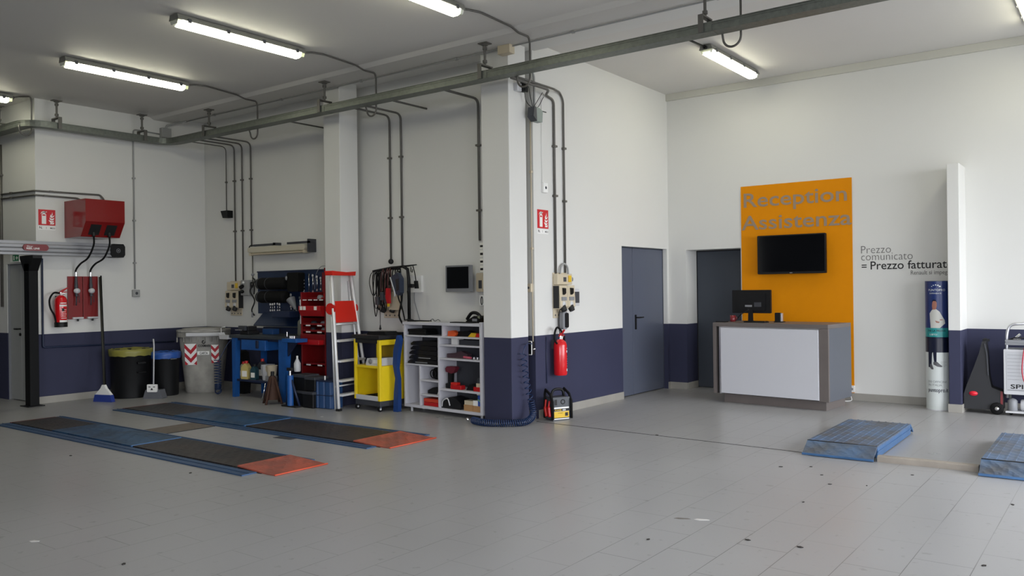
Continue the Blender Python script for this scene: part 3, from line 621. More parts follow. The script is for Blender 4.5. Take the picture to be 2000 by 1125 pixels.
# small electrical items
def jbox(name, label, cat, loc, w, h, d, ms, rz=0, dot=True):
    t = thing(name, label, cat, loc, rz); part(t, 'housing', M().box(-w / 2, w / 2, -d, 0, 0, h), ms, .006)
    if dot: part(t, 'front_detail', M().lathe([(min(w, h) * .2, 0), (min(w, h) * .16, -.004), (.001, -.004)], (0, -d - .0, h * .5), ax='y'), M_dgrey)
    return t
jbox('junction_box', 'cream junction box on top of the right pillar', 'junction box', (-5.60, 7.46, ZC - .13), .17, .10, .1, M_cream, 0, False)
jbox('junction_box', 'pale junction box near the corner above the tray, left', 'junction box', (XL, 7.24, 3.99), .16, .15, .08, M_pipel, PI / 2, False)
conduit('pale bent conduit above the junction box in the left corner', [(XL + .05, 7.24, 4.14), (XL + .05, 7.26, ZC - .1), (XL + .1, 7.38, ZC - .05), (XL + .35, 7.42, ZC - .05)], .016, .06, (), M_pipel)
jbox('wall_socket', 'small grey socket at the end of the left wall conduit', 'socket', (XL, 6.73, 1.48), .11, .11, .05, M_pipel, PI / 2)
jbox('wall_socket', 'small cream socket on the thin conduit beside the right pillar', 'socket', (XD - .055, YB, 1.49), .075, .10, .05, M_cream, 0)
jbox('thermostat', 'small white control box above the right fire sign', 'thermostat', (XD, 8.16, 2.67), .09, .12, .035, M_wht, PI / 2)
conduit('thin white cord above the small control box', [(XD + .008, 8.12, 3.8), (XD + .008, 8.12, 2.79)], .004, .02, (), M_wht, 'cord', 'cord', 'thin cords on the wall')
t = thing('loudspeaker', 'small black loudspeaker on the bay wall left of the tool board', 'loudspeaker', (-11.6, YB, 2.72))
part(t, 'cabinet', M().prism([(-.095, .115), (.09, .115), (.09, .0), (-.04, .0)], -.11, -.01), M_black, .006); part(t, 'bracket', M().box(-.02, .02, -.02, 0, .02, .1), M_dgrey)
t = thing('camera_box', 'small black camera with cable on the right pillar below the tray', 'camera', (-5.62, 7.66, 3.78), PI / 2)
part(t, 'mount', M().box(-.09, .0, -.05, 0, 0, .09), M_lgrey, .004); part(t, 'body', M().box(-.0, .06, -.1, -.02, .0, .11), M_black, .008); part(t, 'arm', M().tube([(.05, -.05, .03), (.12, -.04, .02)], .008), M_black)
part(t, 'cable', M().tube(spline([(.04, -.06, .0), (.08, -.05, -.09), (.2, -.04, -.14), (.34, -.03, -.12), (.48, -.02, .03)]), .004), M_black)
t = thing('alarm_box', 'tilted grey box hanging from wires beside the right pillar', 'alarm box', (XD + .05, 7.86, 3.48), PI / 2)
part(t, 'housing', M().prism([(-.09, .03), (-.03, -.02), (.09, -.02), (.1, .11), (.04, .14), (-.07, .14)], -.09, -.02), mat('greenish_grey', (126, 138, 134), .4), .008)
part(t, 'side_cover', M().prism([(-.1, .03), (-.03, -.02), (-.04, .14), (-.08, .14)], -.1, -.01), M_dgrey); part(t, 'rod', M().tube([(.1, -.04, .08), (.12, -.04, .13), (.24, -.04, .13)], .006), M_black)
part(t, 'wire', M().tube(spline([(-.02, -.04, .14), (.08, -.03, .24), (.2, -.02, .36)]), .004), M_ink); part(t, 'wire', M().tube(spline([(-.03, -.04, .14), (-.06, -.03, .26), (-.08, -.02, .38)]), .004), M_ink)

# ------------------------------------------------------------------ switch panels with interlocked sockets
def socket_panel(label, loc, rz, grey):
    t = thing('switch_panel', label, 'switch panel', loc, rz, 'beige wall panels with lever switches')
    part(t, 'back_plate', M().box(0, .30, -.012, 0, -.02, .53), M_cream, .003)
    for x in (.04, .11, .20, .27): part(t, 'screw_hole', M().lathe([(.012, 0), (.001, -.003)], (x, -.0125, .015), n=10, ax='y'), M_dgrey)
    u = part(t, 'upper_box', M().box(0, .33, -.075, -.012, .385, .515), M_cream, .008)
    part(u, 'window', M().box(.13, .19, -.08, -.075, .42, .475), M_dgrey); part(u, 'yellow_cap', M().box(.235, .29, -.09, -.075, .415, .495), M_gold, .004)
    part(t, 'knob', M().lathe([(.03, 0), (.026, -.03), (.001, -.035)], (.35, -.03, .45), ax='y'), M_grey)
    for x in (.0, .17):
        s = part(t, 'socket_unit', M().prism([(-.012, .375), (-.10, .375), (-.115, .12), (-.08, .09), (-.012, .09)], x, x + .165, 'x'), M_cream, .006)
        part(s, 'lever', M().prism([(-.10, .345), (-.13, .34), (-.13, .28), (-.108, .26)], x + .06, x + .105, 'x'), M_black)
        part(s, 'rating_plate', M().box(x + .03, x + .135, -.118, -.108, .19, .235), M_grey); part(s, 'round_seal', M().lathe([(.035, 0), (.03, -.008), (.001, -.008)], (x + .083, -.112, .15), ax='y'), M_lgrey)
        part(s, 'flap', M().cone((x + .083, -.09, .12), (x + .083, -.12, .065), .04, .034), M_ink)
    for x in (-.006, .335): part(t, 'side_cover', M().box(x, x + .006, -.095, -.014, .1, .37), M_ink)
    if grey:
        g = part(t, 'grey_box', M().box(.36, .50, -.07, 0, .12, .33), M_lgrey, .006, label='grey box with a dark window'); part(g, 'window', M().box(.37, .49, -.074, -.07, .155, .295), M_dgrey)
        part(t, 'hose', M().tube(spline([(.13, -.03, .51), (.15, -.03, .6), (.22, -.03, .64), (.29, -.03, .6), (.31, -.03, .51)]), .012), M_pipel)
    return t
t = socket_panel('beige switch panel with two levers beside a grey window box, right wall', (XD, 8.32, 1.19), PI / 2, True)
t = socket_panel('beige switch panel with two levers left of the blue tool board', (-11.60, YB, 1.18), 0, False)
t = thing('control_box', 'grey square control box with plug right of the left switch panel', 'control box', (-11.10, YB, 1.48))
part(t, 'housing', M().box(-.10, .10, -.1, 0, 0, .24), M_pipel, .008); part(t, 'plug', M().cone((-.04, -.1, .15), (-.04, -.15, .12), .03).ball((-.02, -.13, .06), .03), M_black); part(t, 'knob', M().lathe([(.02, 0), (.015, -.02), (.001, -.022)], (-.02, -.1, .2), ax='y'), M_wht)
t = socket_panel('beige switch panel half hidden behind the hanging cables', (-8.12, YB, 1.18), 0, False)
t = thing('inspection_lamp', 'grey and black hand lamp hanging below the right switch panel', 'hand lamp', (XD, 8.46, 1.03), PI / 2)
part(t, 'body', M().prism(rrect(-.05, .045, .0, .22, .03), -.09, -.03), M_grey, .012); part(t, 'lens', M().prism(rrect(-.01, .055, .02, .2, .02), -.105, -.088), M_black, .004)
part(t, 'cable', M().tube(spline([(0, -.06, .2), (-.07, -.06, .24), (-.08, -.05, .1), (-.05, -.04, -.05), (.02, -.03, -.1)]), .006), M_ink)

# ------------------------------------------------------------------ fire extinguishers and their signs
def sign(label, loc, rz, w, h):
    t = thing('fire_sign', label, 'sign', loc, rz)
    m = M(); m.mi = 0; m.box(0, w, -.004, 0, 0, h); m.mi = 1; f = -.0048
    def pl(p): m._add([(x * w, f, z * h) for x, z in p], [tuple(range(len(p)))])
    pl([(.19, .08), (.45, .08), (.45, .72), (.19, .72)]); pl([(.22, .72), (.42, .72), (.37, .80), (.27, .80)]); pl([(.26, .78), (.38, .78), (.38, .86), (.26, .86)])
    pl([(.12, .70), (.18, .84), (.30, .90), (.42, .86), (.45, .80), (.32, .82), (.2, .78)]); pl([(.38, .86), (.5, .88), (.5, .84), (.4, .82)])
    pl([(.66, .08), (.9, .08), (.93, .2), (.82, .16), (.72, .18)]); pl([(.58, .34), (.7, .18), (.86, .2), (.92, .32), (.8, .28), (.68, .32)])
    pl([(.66, .52), (.66, .38), (.8, .32), (.9, .38), (.94, .5), (.84, .44), (.74, .44)]); pl([(.72, .72), (.68, .56), (.78, .48), (.9, .56), (.95, .68), (.86, .6), (.78, .6)]); pl([(.76, .62), (.82, .86), (.84, .66)])
    m.mi = 0; m.box(.23 * w, .41 * w, f - .0008, f - .0004, .6 * h, .68 * h)
    part(t, 'pictogram', m, [mat('fire_sign_red', (196, 26, 36), .5), M_wht], label='white extinguisher and flames on red')
    m = M(); m.box(0, w, -.003, 0, -.065, -.008); m.mi = 1; m.text('N.', .01, -.0035, -.05, h=.034, bold=.02).text('1', w * .45, -.0035, -.05, h=.03); m.text('M022', w * .98, -.0035, -.048, h=.022, bold=.02, align='r')
    part(t, 'number_plate', m, [M_wht, M_ink])
sign('red fire extinguisher sign on the left wall beside the red hose reel box', (XL, 5.335, 2.51), PI / 2, .228, .222)
sign('red fire extinguisher sign on the right wall left of the two conduits', (XD, 8.02, 2.245), PI / 2, .225, .222)
def extinguisher(label, loc, rz, sc, right):
    t = thing('fire_extinguisher', label, 'fire extinguisher', loc, rz)
    r = .082 * sc; h = .42 * sc; cy = -r - .03
    part(t, 'cylinder', M().lathe([(r * .9, 0), (r, .015), (r, h - .05), (r * .85, h - .015), (r * .5, h + .01), (r * .3, h + .02), (.001, h + .02)], (0, cy, 0)), mat('extinguisher_red', (206, 22, 30), .22, coat=.3))
    if not right: part(t, 'base_ring', M().lathe([(r * 1.04, -.02), (r * 1.06, .04), (r, .05)], (0, cy, 0)), M_black)
    m = M(); a0 = -1.1 if not right else -.35
    def wr(u, z, a=a0): return ((r + .001) * math.cos(a + u / r - PI / 2 + .6), cy + (r + .001) * math.sin(a + u / r - PI / 2 + .6), z)
    def lab(u0, u1, z0, z1, mi, off=0):
        m.mi = mi; n = 8; V = []
        for i in range(n + 1):
            u = u0 + (u1 - u0) * i / n
            for z in (z0, z1): p = wr(u, z); V.append((p[0] * (1 + off), cy + (p[1] - cy) * (1 + off), z))
        m._add(V, [(2 * i, 2 * i + 2, 2 * i + 3, 2 * i + 1) for i in range(n)])
    lab(-.01, .10, h * .12, h * .19, 0); lab(-.01, .10, h * .66, h * .72, 0); lab(.0, .09, h * .76, h * .79, 0)
    for k in range(5): lab(.01, .085 - .01 * (k % 2), h * (.25 + .07 * k), h * (.27 + .07 * k), 0)
    lab(.02, .05, h * .5, h * .6, 1, .004)
    part(t, 'label', m, [M_wht, M_ink])
    part(t, 'valve', M().cone((0, cy, h + .015), (0, cy, h + .06), .018).cone((0, cy - .0, h + .045), (.05, cy - .01, h + .045), .012), M_chrome)
    part(t, 'lever', M().prism([(-.03, h + .05), (.0, h + .085), (.09, h + .13), (.1, h + .12), (.02, h + .06)], cy - .01, cy + .01), M_red); part(t, 'carry_handle', M().prism([(-.01, h + .06), (.08, h + .07), (.09, h + .06), (0, h + .045)], cy - .009, cy + .009), M_red)
    part(t, 'gauge', M().lathe([(.018, 0), (.018, -.012), (.001, -.013)], (0, cy - .016, h + .035), ax='y'), M_wht)
    if right: part(t, 'hose', M().tube(spline([(.03, cy, h + .05), (.02, cy, h + .12), (-.06, cy, h + .16), (-.11, cy, h + .11), (-.12, cy, h + .02), (-.07, cy, h - .03), (-.02, cy + .04, h - .0)]), .012), M_rubber); part(t, 'horn', M().cone((.09, cy - .0, h - .02), (.05, cy - .02, h + .05), .014), M_black)
    else: part(t, 'hose', M().tube(spline([(-.02, cy, h + .05), (-.1, cy - .01, h + .05), (-.16, cy - .02, h - .04), (-.15, cy - .02, h - .16), (-.1, cy - .02, h - .26), (-.075, cy - .02, .05)]), .013), M_rubber)
    part(t, 'wall_bracket', M().box(-.03, .03, -.035, 0, h - .1, h + .01), M_dgrey)
extinguisher('red fire extinguisher with black base on the left wall', (XL, 5.575, 1.09), PI / 2, .98, False)
extinguisher('red fire extinguisher with looped hose above the jump starter', (XD, 8.31, .49), PI / 2, .98, True)
conduit('thin dark cord curving down behind the right fire extinguisher', spline([(XD + .02, 8.46, 1.02), (XD + .015, 8.5, .85), (XD + .015, 8.58, .7), (XD + .015, 8.52, .55), (XD + .015, 8.4, .52)]), .005, .01, (), M_navy, 'cord', 'cord', 'thin cords on the wall')
conduit('thin dark cord dropping straight to the jump starter', [(XD + .012, 8.16, .95), (XD + .012, 8.16, .4)], .005, .01, (), M_navy, 'cord', 'cord', 'thin cords on the wall')

# ------------------------------------------------------------------ jump starter
t = thing('jump_starter', 'dark grey jump starter with a yellow label and red clamps on the floor', 'jump starter', (-5.40, 8.06, 0), 1.12)
part(t, 'housing', M().prism([(-.11, 0), (.11, 0), (.12, .05), (.12, .2), (.11, .27), (-.11, .27), (-.12, .2), (-.12, .05)], -.085, .085), mat('jump_starter_grey', (66, 70, 76), .45), .01)
for s in (-1, 1): part(t, 'side_guard', M().tube([(s * .125, y, z) for y, z in [(-.1, .02), (-.1, .22), (-.05, .3), (.06, .35), (.08, .3), (.09, .02)]], .016), M_rubber)
part(t, 'carry_handle', M().tube(spline([(-.09, 0, .27), (-.06, 0, .34), (0, 0, .355), (.06, 0, .34), (.09, 0, .27)]), .016), M_black)
m = M(); m.mi = 1; m.box(-.1, .1, -.088, -.085, .015, .155); m.mi = 2; m.box(-.1, .1, -.0888, -.088, .035, .105); m.mi = 0; m.box(-.1, .1, -.0888, -.088, .107, .138)
m.mi = 2; m.text('POWER', -.09, -.0895, .113, w=.09, h=.018, bold=.02); m.mi = 1; m.text('400', .01, -.0895, .113, w=.045, h=.018, bold=.02); m.mi = 0; m.text('START', -.05, -.0895, .08, w=.07, h=.014)
m.box(.045, .085, -.0895, -.0888, .05, .09); m.box(-.1, .1, -.0888, -.088, .026, .035)
part(t, 'front_label', m, [M_ink, M_wht, M_gold])
part(t, 'dial', M().tube([(.025 * math.cos(2 * PI * k / 16) + .02, -.087, .215 + .025 * math.sin(2 * PI * k / 16)) for k in range(16)], .005, 6, True).box(-.09, -.06, -.089, -.085, .18, .245), M_ink)
part(t, 'clamp', M().tube(spline([(-.14, -.05, .23), (-.155, -.06, .16), (-.15, -.07, .05)]), [.012] * 8 + [.02] * 9), M_red); part(t, 'clamp', M().tube(spline([(-.145, .02, .24), (-.16, .01, .15), (-.15, .0, .05)]), [.012] * 8 + [.02] * 9), M_redp)

# ------------------------------------------------------------------ coiled air hose, filter regulator, leaning rod
def helix(cpts, R, pitch_turns, seg=10):
    C_ = spline(cpts, 40); L_ = [0]
    for i in range(1, len(C_)): L_.append(L_[-1] + (C_[i] - C_[i - 1]).length)
    tot = L_[-1]; n = int(pitch_turns * seg); out = []; up = Vector((0, 0, 1)); j = 0
    prev = None
    for i in range(n + 1):
        s = tot * i / n
        while j < len(L_) - 2 and L_[j + 1] < s: j += 1
        p = C_[j].lerp(C_[j + 1], (s - L_[j]) / max(1e-6, L_[j + 1] - L_[j])); d = (C_[j + 1] - C_[j]).normalized()
        a = (prev - d * prev.dot(d)).normalized() if prev else d.orthogonal().normalized(); prev = a; b = d.cross(a)
        th = 2 * PI * i / seg; out.append(p + (a * math.cos(th) + b * math.sin(th)) * R)
    return out
M_coil = mat('blue_hose', (22, 44, 82), .3)
ho = Vector((-5.5, 7.6, 0))
t = thing('air_hose', 'coiled dark blue air hose hanging by the right pillar and lying on the floor', 'hose', ho)
def rel(l): return [Vector(p) - ho for p in l]
part(t, 'coil', M().tube(helix(rel([(-5.555, 7.60, .80), (-5.55, 7.63, .60), (-5.54, 7.66, .40), (-5.52, 7.70, .24)]), .034, 8.5), .006, 6), M_coil, label='stretched hanging coil')
part(t, 'coil', M().tube(helix(rel([(-5.52, 7.70, .24), (-5.47, 7.66, .10), (-5.46, 7.52, .045), (-5.52, 7.38, .042), (-5.68, 7.26, .042), (-5.85, 7.22, .042), (-6.04, 7.28, .042)]), .036, 44), .006, 6), M_coil, label='tight coil lying on the floor')
part(t, 'upper_end', M().tube(spline(rel([(-5.59, 7.83, .89), (-5.56, 7.70, .90), (-5.55, 7.62, .86), (-5.555, 7.60, .79)])), .006), M_coil)
part(t, 'blow_gun', M().cone(Vector((-6.06, 7.28, .04)) - ho, Vector((-6.17, 7.35, .02)) - ho, .008).ball(Vector((-6.18, 7.35, .03)) - ho, .02), M_chrome)
t = thing('filter_regulator', 'small dark air filter with white edges in the notch beside the right pillar', 'air filter', (-5.66, YB - .013, .76))
part(t, 'housing', M().box(-.06, .03, -.07, 0, .0, .15), M_black, .006); part(t, 'bracket', M().tube(smooth_path([(-.07, -.07, .155), (.035, -.07, .155), (.035, -.07, -.0), (-.04, -.07, -.0)], .01), .006), M_wht); part(t, 'elbow', M().tube([(.04, -.05, .06), (.06, -.03, .07)], .01), M_chrome)
solo('metal_rod', M().tube([(0, 0, .0), (.0, .09, .38)], .005), M_alu, 'thin pale metal rod leaning in the notch beside the right pillar', 'rod', (-5.72, YB - .12, 0))

# ------------------------------------------------------------------ left wall: hose reel box, dispenser panel, exhaust rail, post
t = thing('hose_reel_box', 'dark red metal hose reel box high on the left wall', 'reel box', (XL, 5.69, 2.34), PI / 2)
part(t, 'housing', M().prism([(0, 0), (-.47, 0), (-.62, .21), (-.62, .525), (0, .525)], 0, .56, 'x'), mat('glossy_dark_red', (124, 22, 22), .18, coat=.2), .003)
def slopey(z): return -.47 - .15 * z / .21
for x in (.165, .39):
    part(t, 'outlet', M().prism([(slopey(.03) - .004, .03), (slopey(.17) - .004, .17), (slopey(.17) + .02, .17), (slopey(.03) + .02, .03)], x - .075, x + .075, 'x').cone((x, -.50, .09), (x, -.51, .01), .022), M_ink)
t = thing('oil_dispenser', 'dark red dispenser panel with two metered hose guns on the left wall', 'dispenser', (XL, 5.715, 1.17), PI / 2)
part(t, 'panel', M().box(0, .205, -.03, 0, 0, .62).box(.215, .43, -.03, 0, 0, .62), mat('matt_dark_red', (124, 20, 22), .4), .004)
part(t, 'drip_tray', M().box(.05, .20, -.07, -.03, .005, .03).box(.26, .41, -.07, -.03, .005, .03), M_lgrey, .003)
for x in (.095, .305):
    g = part(t, 'hose_gun', M().cone((x, -.07, .62), (x, -.07, .50), .016, .022).cone((x, -.07, .50), (x, -.08, .33), .026, .02).tube([(x, -.08, .34), (x - .01, -.09, .2)], .009).tube([(x + .03, -.09, .36), (x + .03, -.1, .24)], .005), M_dgrey)
    part(g, 'meter', M().lathe([(.036, 0), (.036, -.05), (.001, -.055)], (x, -.07, .41), ax='y'), M_lgrey)
    part(t, 'drain_cock', M().cone((x + .03, -.05, .01), (x + .03, -.05, -.03), .014), M_ink)
for x0, z0, x1, lb in ((5.855, 2.35, 5.81, 'left of the two black hoses from the red reel box'), (6.08, 2.35, 6.02, 'right of the two black hoses from the red reel box')):
    o = Vector((XL + .07, x1, 1.79)); pts = [(XL + .51, x0, z0), (XL + .50, x0, z0 - .13), (XL + .38, x0 - .02, z0 - .30), (XL + .17, x1 + .02, 1.97), (XL + .07, x1, 1.88), (XL + .07, x1, 1.79)]
    t = thing('dispenser_hose', lb, 'hose', o, 0, 'hoses between reel box and dispenser panel')
    part(t, 'tube', M().tube([p - o for p in spline(pts)], .013), M_rubber); part(t, 'coupling', M().cone((0, 0, .0), (0, 0, .06), .015), M_chrome)
t = thing('exhaust_rail', 'ribbed aluminium exhaust rail with a black end cap at the left edge', 'rail', (-12.15, 3.25, 2.08), PI / 2)
m = M(); pr = [(-.06, .0), (.06, .0), (.06, .03), (.05, .04), (.06, .05), (.06, .085), (.05, .095), (.06, .105), (.06, .14), (.05, .15), (.05, .19), (-.06, .19)]
m.prism([(-a, b) for a, b in pr], 0, 3.02, 'x'); part(t, 'profile', m, mat('dull_rail_aluminium', (150, 151, 154), .5, .6))
part(t, 'end_cap', M().prism([(3.0, .03), (3.03, -.01), (3.19, -.01), (3.215, .03), (3.215, .15), (3.19, .19), (3.03, .19), (3.0, .15)], -.08, .07), M_black, .008)
part(t, 'cap_mark', M().tube([(3.11 + .028 * math.cos(2 * PI * k / 16), -.082, .09 + .028 * math.sin(2 * PI * k / 16)) for k in range(16)], .004, 6, True).box(3.1, 3.12, -.084, -.08, .08, .1), M_grey)
m = M(); m.mi = 0; m.prism(rrect(1.79, 2.12, .055, .145, .044, 6), -.085, -.06); m.mi = 1; m.text('filcar', 1.835, -.0865, .105, w=.08, h=.022).text('REEL LINE', 1.83, -.0865, .075, w=.17, h=.024, bold=.03)
part(t, 'logo_plate', m, [mat('maroon_plate', (120, 30, 34), .35), M_wht])
t = thing('rail_post', 'black square steel post under the exhaust rail at the left', 'post', (-12.15, 5.17, 0), 0)
part(t, 'column', M().box(-.075, .075, -.06, .06, .012, 1.96), mat('black_steel', (9, 10, 12), .6, spec=.2), .003)
part(t, 'head_plate', M().prism([(-.08, 1.86), (.08, 1.86), (.20, 2.03), (.20, 2.07), (-.20, 2.07), (-.20, 2.03)], -.06, .06), M_black, .004)
part(t, 'base_plate', M().box(-.13, .13, -.11, .11, 0, .012), M_black, .003)
t = thing('exit_sign', 'small green emergency exit sign above the pale grey door', 'sign', (-12.95, 5.3, 2.0), 0)
part(t, 'housing', M().box(0, .3, -.07, 0, 0, .12), M_wht, .006)
m = M(); m.mi = 0; m.box(.09, .28, -.0725, -.07, .015, .105); m.mi = 1; m.prism([(.12, .03), (.15, .03), (.15, .09), (.12, .09)], -.0745, -.0725).prism([(.19, .06), (.23, .09), (.23, .07), (.26, .07), (.26, .05), (.23, .05), (.23, .03)], -.0745, -.0725)
part(t, 'pictogram', m, [M_green, M_wht])

# ------------------------------------------------------------------ bins, broom, dustpan
def bin_bag(name, label, loc, r0, r1, h, bagc, seed):
    t = thing(name, label, 'bin', loc); rnd = random.Random(seed)
    part(t, 'body', M().lathe([(r0, 0), (r0 + .004, .02), (r1 * .97, h * .93), (r1, h * .95), (r1, h), (r1 - .015, h), (r0 - .015, .03), (.001, .03)], n=32), M_black)
    n = 40; m = M(); V = []
    for rr, zz in ((r1 + .006, h - .085), (r1 + .012, h - .04), (r1 + .014, h + .008), (r1 - .01, h + .016), (r1 - .03, h - .06)):
        for k in range(n): q = 1 + rnd.uniform(-.02, .02); V.append((rr * q * math.cos(2 * PI * k / n), rr * q * math.sin(2 * PI * k / n), zz + rnd.uniform(-.008, .008)))
    m._add(V, [(i * n + k, i * n + (k + 1) % n, (i + 1) * n + (k + 1) % n, (i + 1) * n + k) for i in range(4) for k in range(n)], True)
    part(t, 'bin_bag', m, bagc); return t
bg1 = mat('yellow_bin_bag', (140, 136, 62), .4, trans=.1); bg2 = mat('blue_bin_bag', (42, 84, 158), .4)
t = bin_bag('waste_bin', 'big black round bin lined with a yellow bag', (-11.96, 6.47, 0), .265, .29, .70, bg1, 1)
part(t, 'grip', M().box(.28, .325, -.06, .06, .5, .53).box(.2, .33, -.06, .06, .37, .385), M_black, .004)
t = bin_bag('waste_bin', 'smaller black round bin lined with a blue bag', (-11.69, 6.87, 0), .172, .20, .64, bg2, 2)
part(t, 'grip', M().tube([(.215, -.05, .55), (.225, 0, .55), (.215, .05, .55)], .006), M_grey)
t = thing('wheeled_bin', 'big dirty grey waste container with red and white chevrons', 'waste container', (-11.57, 7.44, 0), .74)
M_bin = mat('dirty_grey_plastic', (150, 148, 142), .6, var=.28, vscale=5)
m = M(); N_ = 40; V = []
def sq(a, r, p=3.2): c, s_ = math.cos(a), math.sin(a); k = (abs(c) ** p + abs(s_) ** p) ** (-1 / p); return c * k * r, s_ * k * r
for r, z in ((.235, 0), (.26, .03), (.30, .45), (.335, .82), (.335, .9), (.32, .9), (.25, .06)):
    for k in range(N_): x, y = sq(2 * PI * k / N_, r); V.append((x, y, z))
m._add(V, [(i * N_ + k, i * N_ + (k + 1) % N_, (i + 1) * N_ + (k + 1) % N_, (i + 1) * N_ + k) for i in range(6) for k in range(N_)], True); m._add(V[-N_:], [tuple(range(N_))])
part(t, 'body', m, M_bin)
m = M(); m.prism([sq(2 * PI * k / N_, .37) for k in range(N_)], .86, .93, 'z'); part(t, 'rim', m, M_bin, .006)
m = M(); m.prism([sq(2 * PI * k / N_, .375) for k in range(N_)], .935, .965, 'z'); m.prism([sq(2 * PI * k / N_, .3) for k in range(N_)], .965, .985, 'z'); part(t, 'lid', m, M_bin, .008)
part(t, 'front_grip', M().box(-.16, .36, -.42, -.355, .875, .93), M_lgrey, .01)
for k in range(7): part(t, 'rim_rib', M().box(-.3 + .1 * k - .006, -.3 + .1 * k + .006, -.366, -.335, .79, .86), M_bin)
def facey(z): return -(.262 + (z - .03) * .0875) - .012
def chev(m, x0, w, z0, z1):
    nz = 2.5; ph = (z1 - z0) / nz; F = lambda x, z: (x, facey(z) * (1 - .35 * max(0, abs(x) - .17) ** 1.3) - .002, z)
    m.mi = 0; m._add([F(x0, z0), F(x0 + w, z0), F(x0 + w, z1), F(x0, z1)], [(0, 1, 2, 3)])
    m.mi = 1
    for i in range(3):
        zt = z1 - i * ph; G = lambda x, z: (F(x, max(z0, min(z1, z)))[0], F(x, z)[1] - .002, max(z0, min(z1, z)))
        for a, b in ((x0, x0 + w / 2), (x0 + w, x0 + w / 2)):
            for j in range(6):
                u, v = a + (b - a) * j / 6, a + (b - a) * (j + 1) / 6; du, dv = abs(u - a), abs(v - a)
                tu, tv = zt + .0 + ph * .5 - du * 1.1 - ph * .5, zt - dv * 1.1
                m._add([G(u, zt - du * 1.1 - ph * .0), G(v, zt - dv * 1.1), G(v, zt - dv * 1.1 - ph * .5), G(u, zt - du * 1.1 - ph * .5)], [(0, 1, 2, 3)])
m = M(); chev(m, -.20, .175, .44, .76); chev(m, .19, .11, .46, .74)
part(t, 'chevron_sticker', m, [M_wht, mat('sticker_red', (170, 24, 40), .5)])
m = M(); m.mi = 0; m.box(-.015, .16, facey(.62) - .004, facey(.6), .59, .645); m.mi = 1
m.text('COSMARI', .0, facey(.7) - .006, .712, w=.18, h=.034, bold=.03).text('CARTA', .02, facey(.62) - .0062, .60, w=.12, h=.034, bold=.03)
m.tube([(.085 + .022 * math.cos(2 * PI * k / 14), facey(.78) - .008, .785 + .022 * math.sin(2 * PI * k / 14)) for k in range(14)], .0055, 6, True)
part(t, 'lettering', m, [M_wht, M_ink])
t = thing('air_hose', 'dark coiled hose hanging between the grey waste container and the workbench', 'hose', (-10.98, 7.28, 0))
part(t, 'coil', M().tube(helix([(0, .0, .52), (.0, 0, .3), (.01, -.0, .16)], .05, 9), .007, 6), M_coil); part(t, 'coil', M().tube(helix([(.01, 0, .16), (.03, -.02, .08), (.02, .0, .055)], .045, 7), .007, 6), M_coil)
part(t, 'upper_end', M().tube(spline([(.03, 0, .52), (.1, .15, .8), (.18, .3, .86)]), .007), M_coil)
t = thing('broom', 'broom with white head and blue bristles leaning below the dispenser panel', 'broom', (-11.73, 5.95, 0), .3)
part(t, 'bristles', M().prism([(-.17, 0), (.17, 0), (.14, .1), (-.14, .1)], -.035, .03), mat('blue_bristles', (32, 56, 140), .8, bump=.8, bscale=200), .01)
part(t, 'head', M().prism([(-.145, .1), (.145, .1), (.05, .19), (.02, .24), (-.02, .24), (-.05, .19)], -.02, .02), M_wht, .006)
part(t, 'handle', M().tube([(0, 0, .22), (-.40, .33, 1.78)], .012), mat('dark_olive_handle', (40, 40, 30), .6))
solo('broom_stick', M().tube([(0, 0, 0), (-.38, .14, 1.8)], .012), M_black, 'plain dark stick leaning on the wall behind the broom', 'stick', (-11.84, 6.03, 0))
t = thing('dustpan', 'grey long-handled dustpan with a white front in front of the black bins', 'dustpan', (-11.45, 6.55, 0), .55)
part(t, 'pan', M().prism([(-.15, 0), (.15, 0), (.11, .13), (-.11, .13)], -.06, .08), mat('clear_grey_plastic', (96, 98, 104), .3), .01)
part(t, 'front_plate', M().prism(rrect(-.075, .075, .1, .21, .012), -.08, -.05), M_wht, .004); part(t, 'front_mark', M().prism([(-.02, .13), (.02, .13), (0, .16)], -.084, -.08).box(-.05, -.02, -.084, -.08, .17, .18).box(.02, .05, -.084, -.08, .17, .18), M_ink)
part(t, 'handle', M().tube(smooth_path([(0, -.03, .2), (-.03, .05, .78), (-.05, .07, .86)], .05), .011), M_lgrey)

# ------------------------------------------------------------------ switched-off tube lamp on the bay wall
t = thing('wall_lamp', 'switched-off beige tube lamp on brackets above the blue tool board', 'lamp', (-10.93, YB, 2.1))
part(t, 'housing', M().prism(rrect(0, 1.36, .04, .115, .03), -.16, -.06), mat('beige_lamp', (190, 184, 166), .5), .004)
part(t, 'tube', M().cone((.03, -.12, .012), (1.3, -.12, .012), .017), M_cream); part(t, 'reflector', M().box(.06, 1.3, -.15, -.05, .03, .045), mat('pale_yellow_reflector', (214, 206, 176), .4))
for x in (.02, 1.3): part(t, 'tube_holder', M().box(x, x + .035, -.15, -.08, -.01, .05), M_cream, .003)
part(t, 'cable', M().tube(spline([(.1, -.08, .14), (.0, -.1, .15), (-.03, -.12, .08), (.02, -.13, .03)]), .009), M_ink)
part(t, 'bracket', M().box(.12, .62, -.14, -.11, .13, .16).box(.60, .62, -.14, 0, .13, .17), M_dgrey); part(t, 'bracket', M().box(.93, 1.42, -.14, -.11, .13, .16).box(1.39, 1.42, -.14, 0, -.0, .19), M_dgrey)

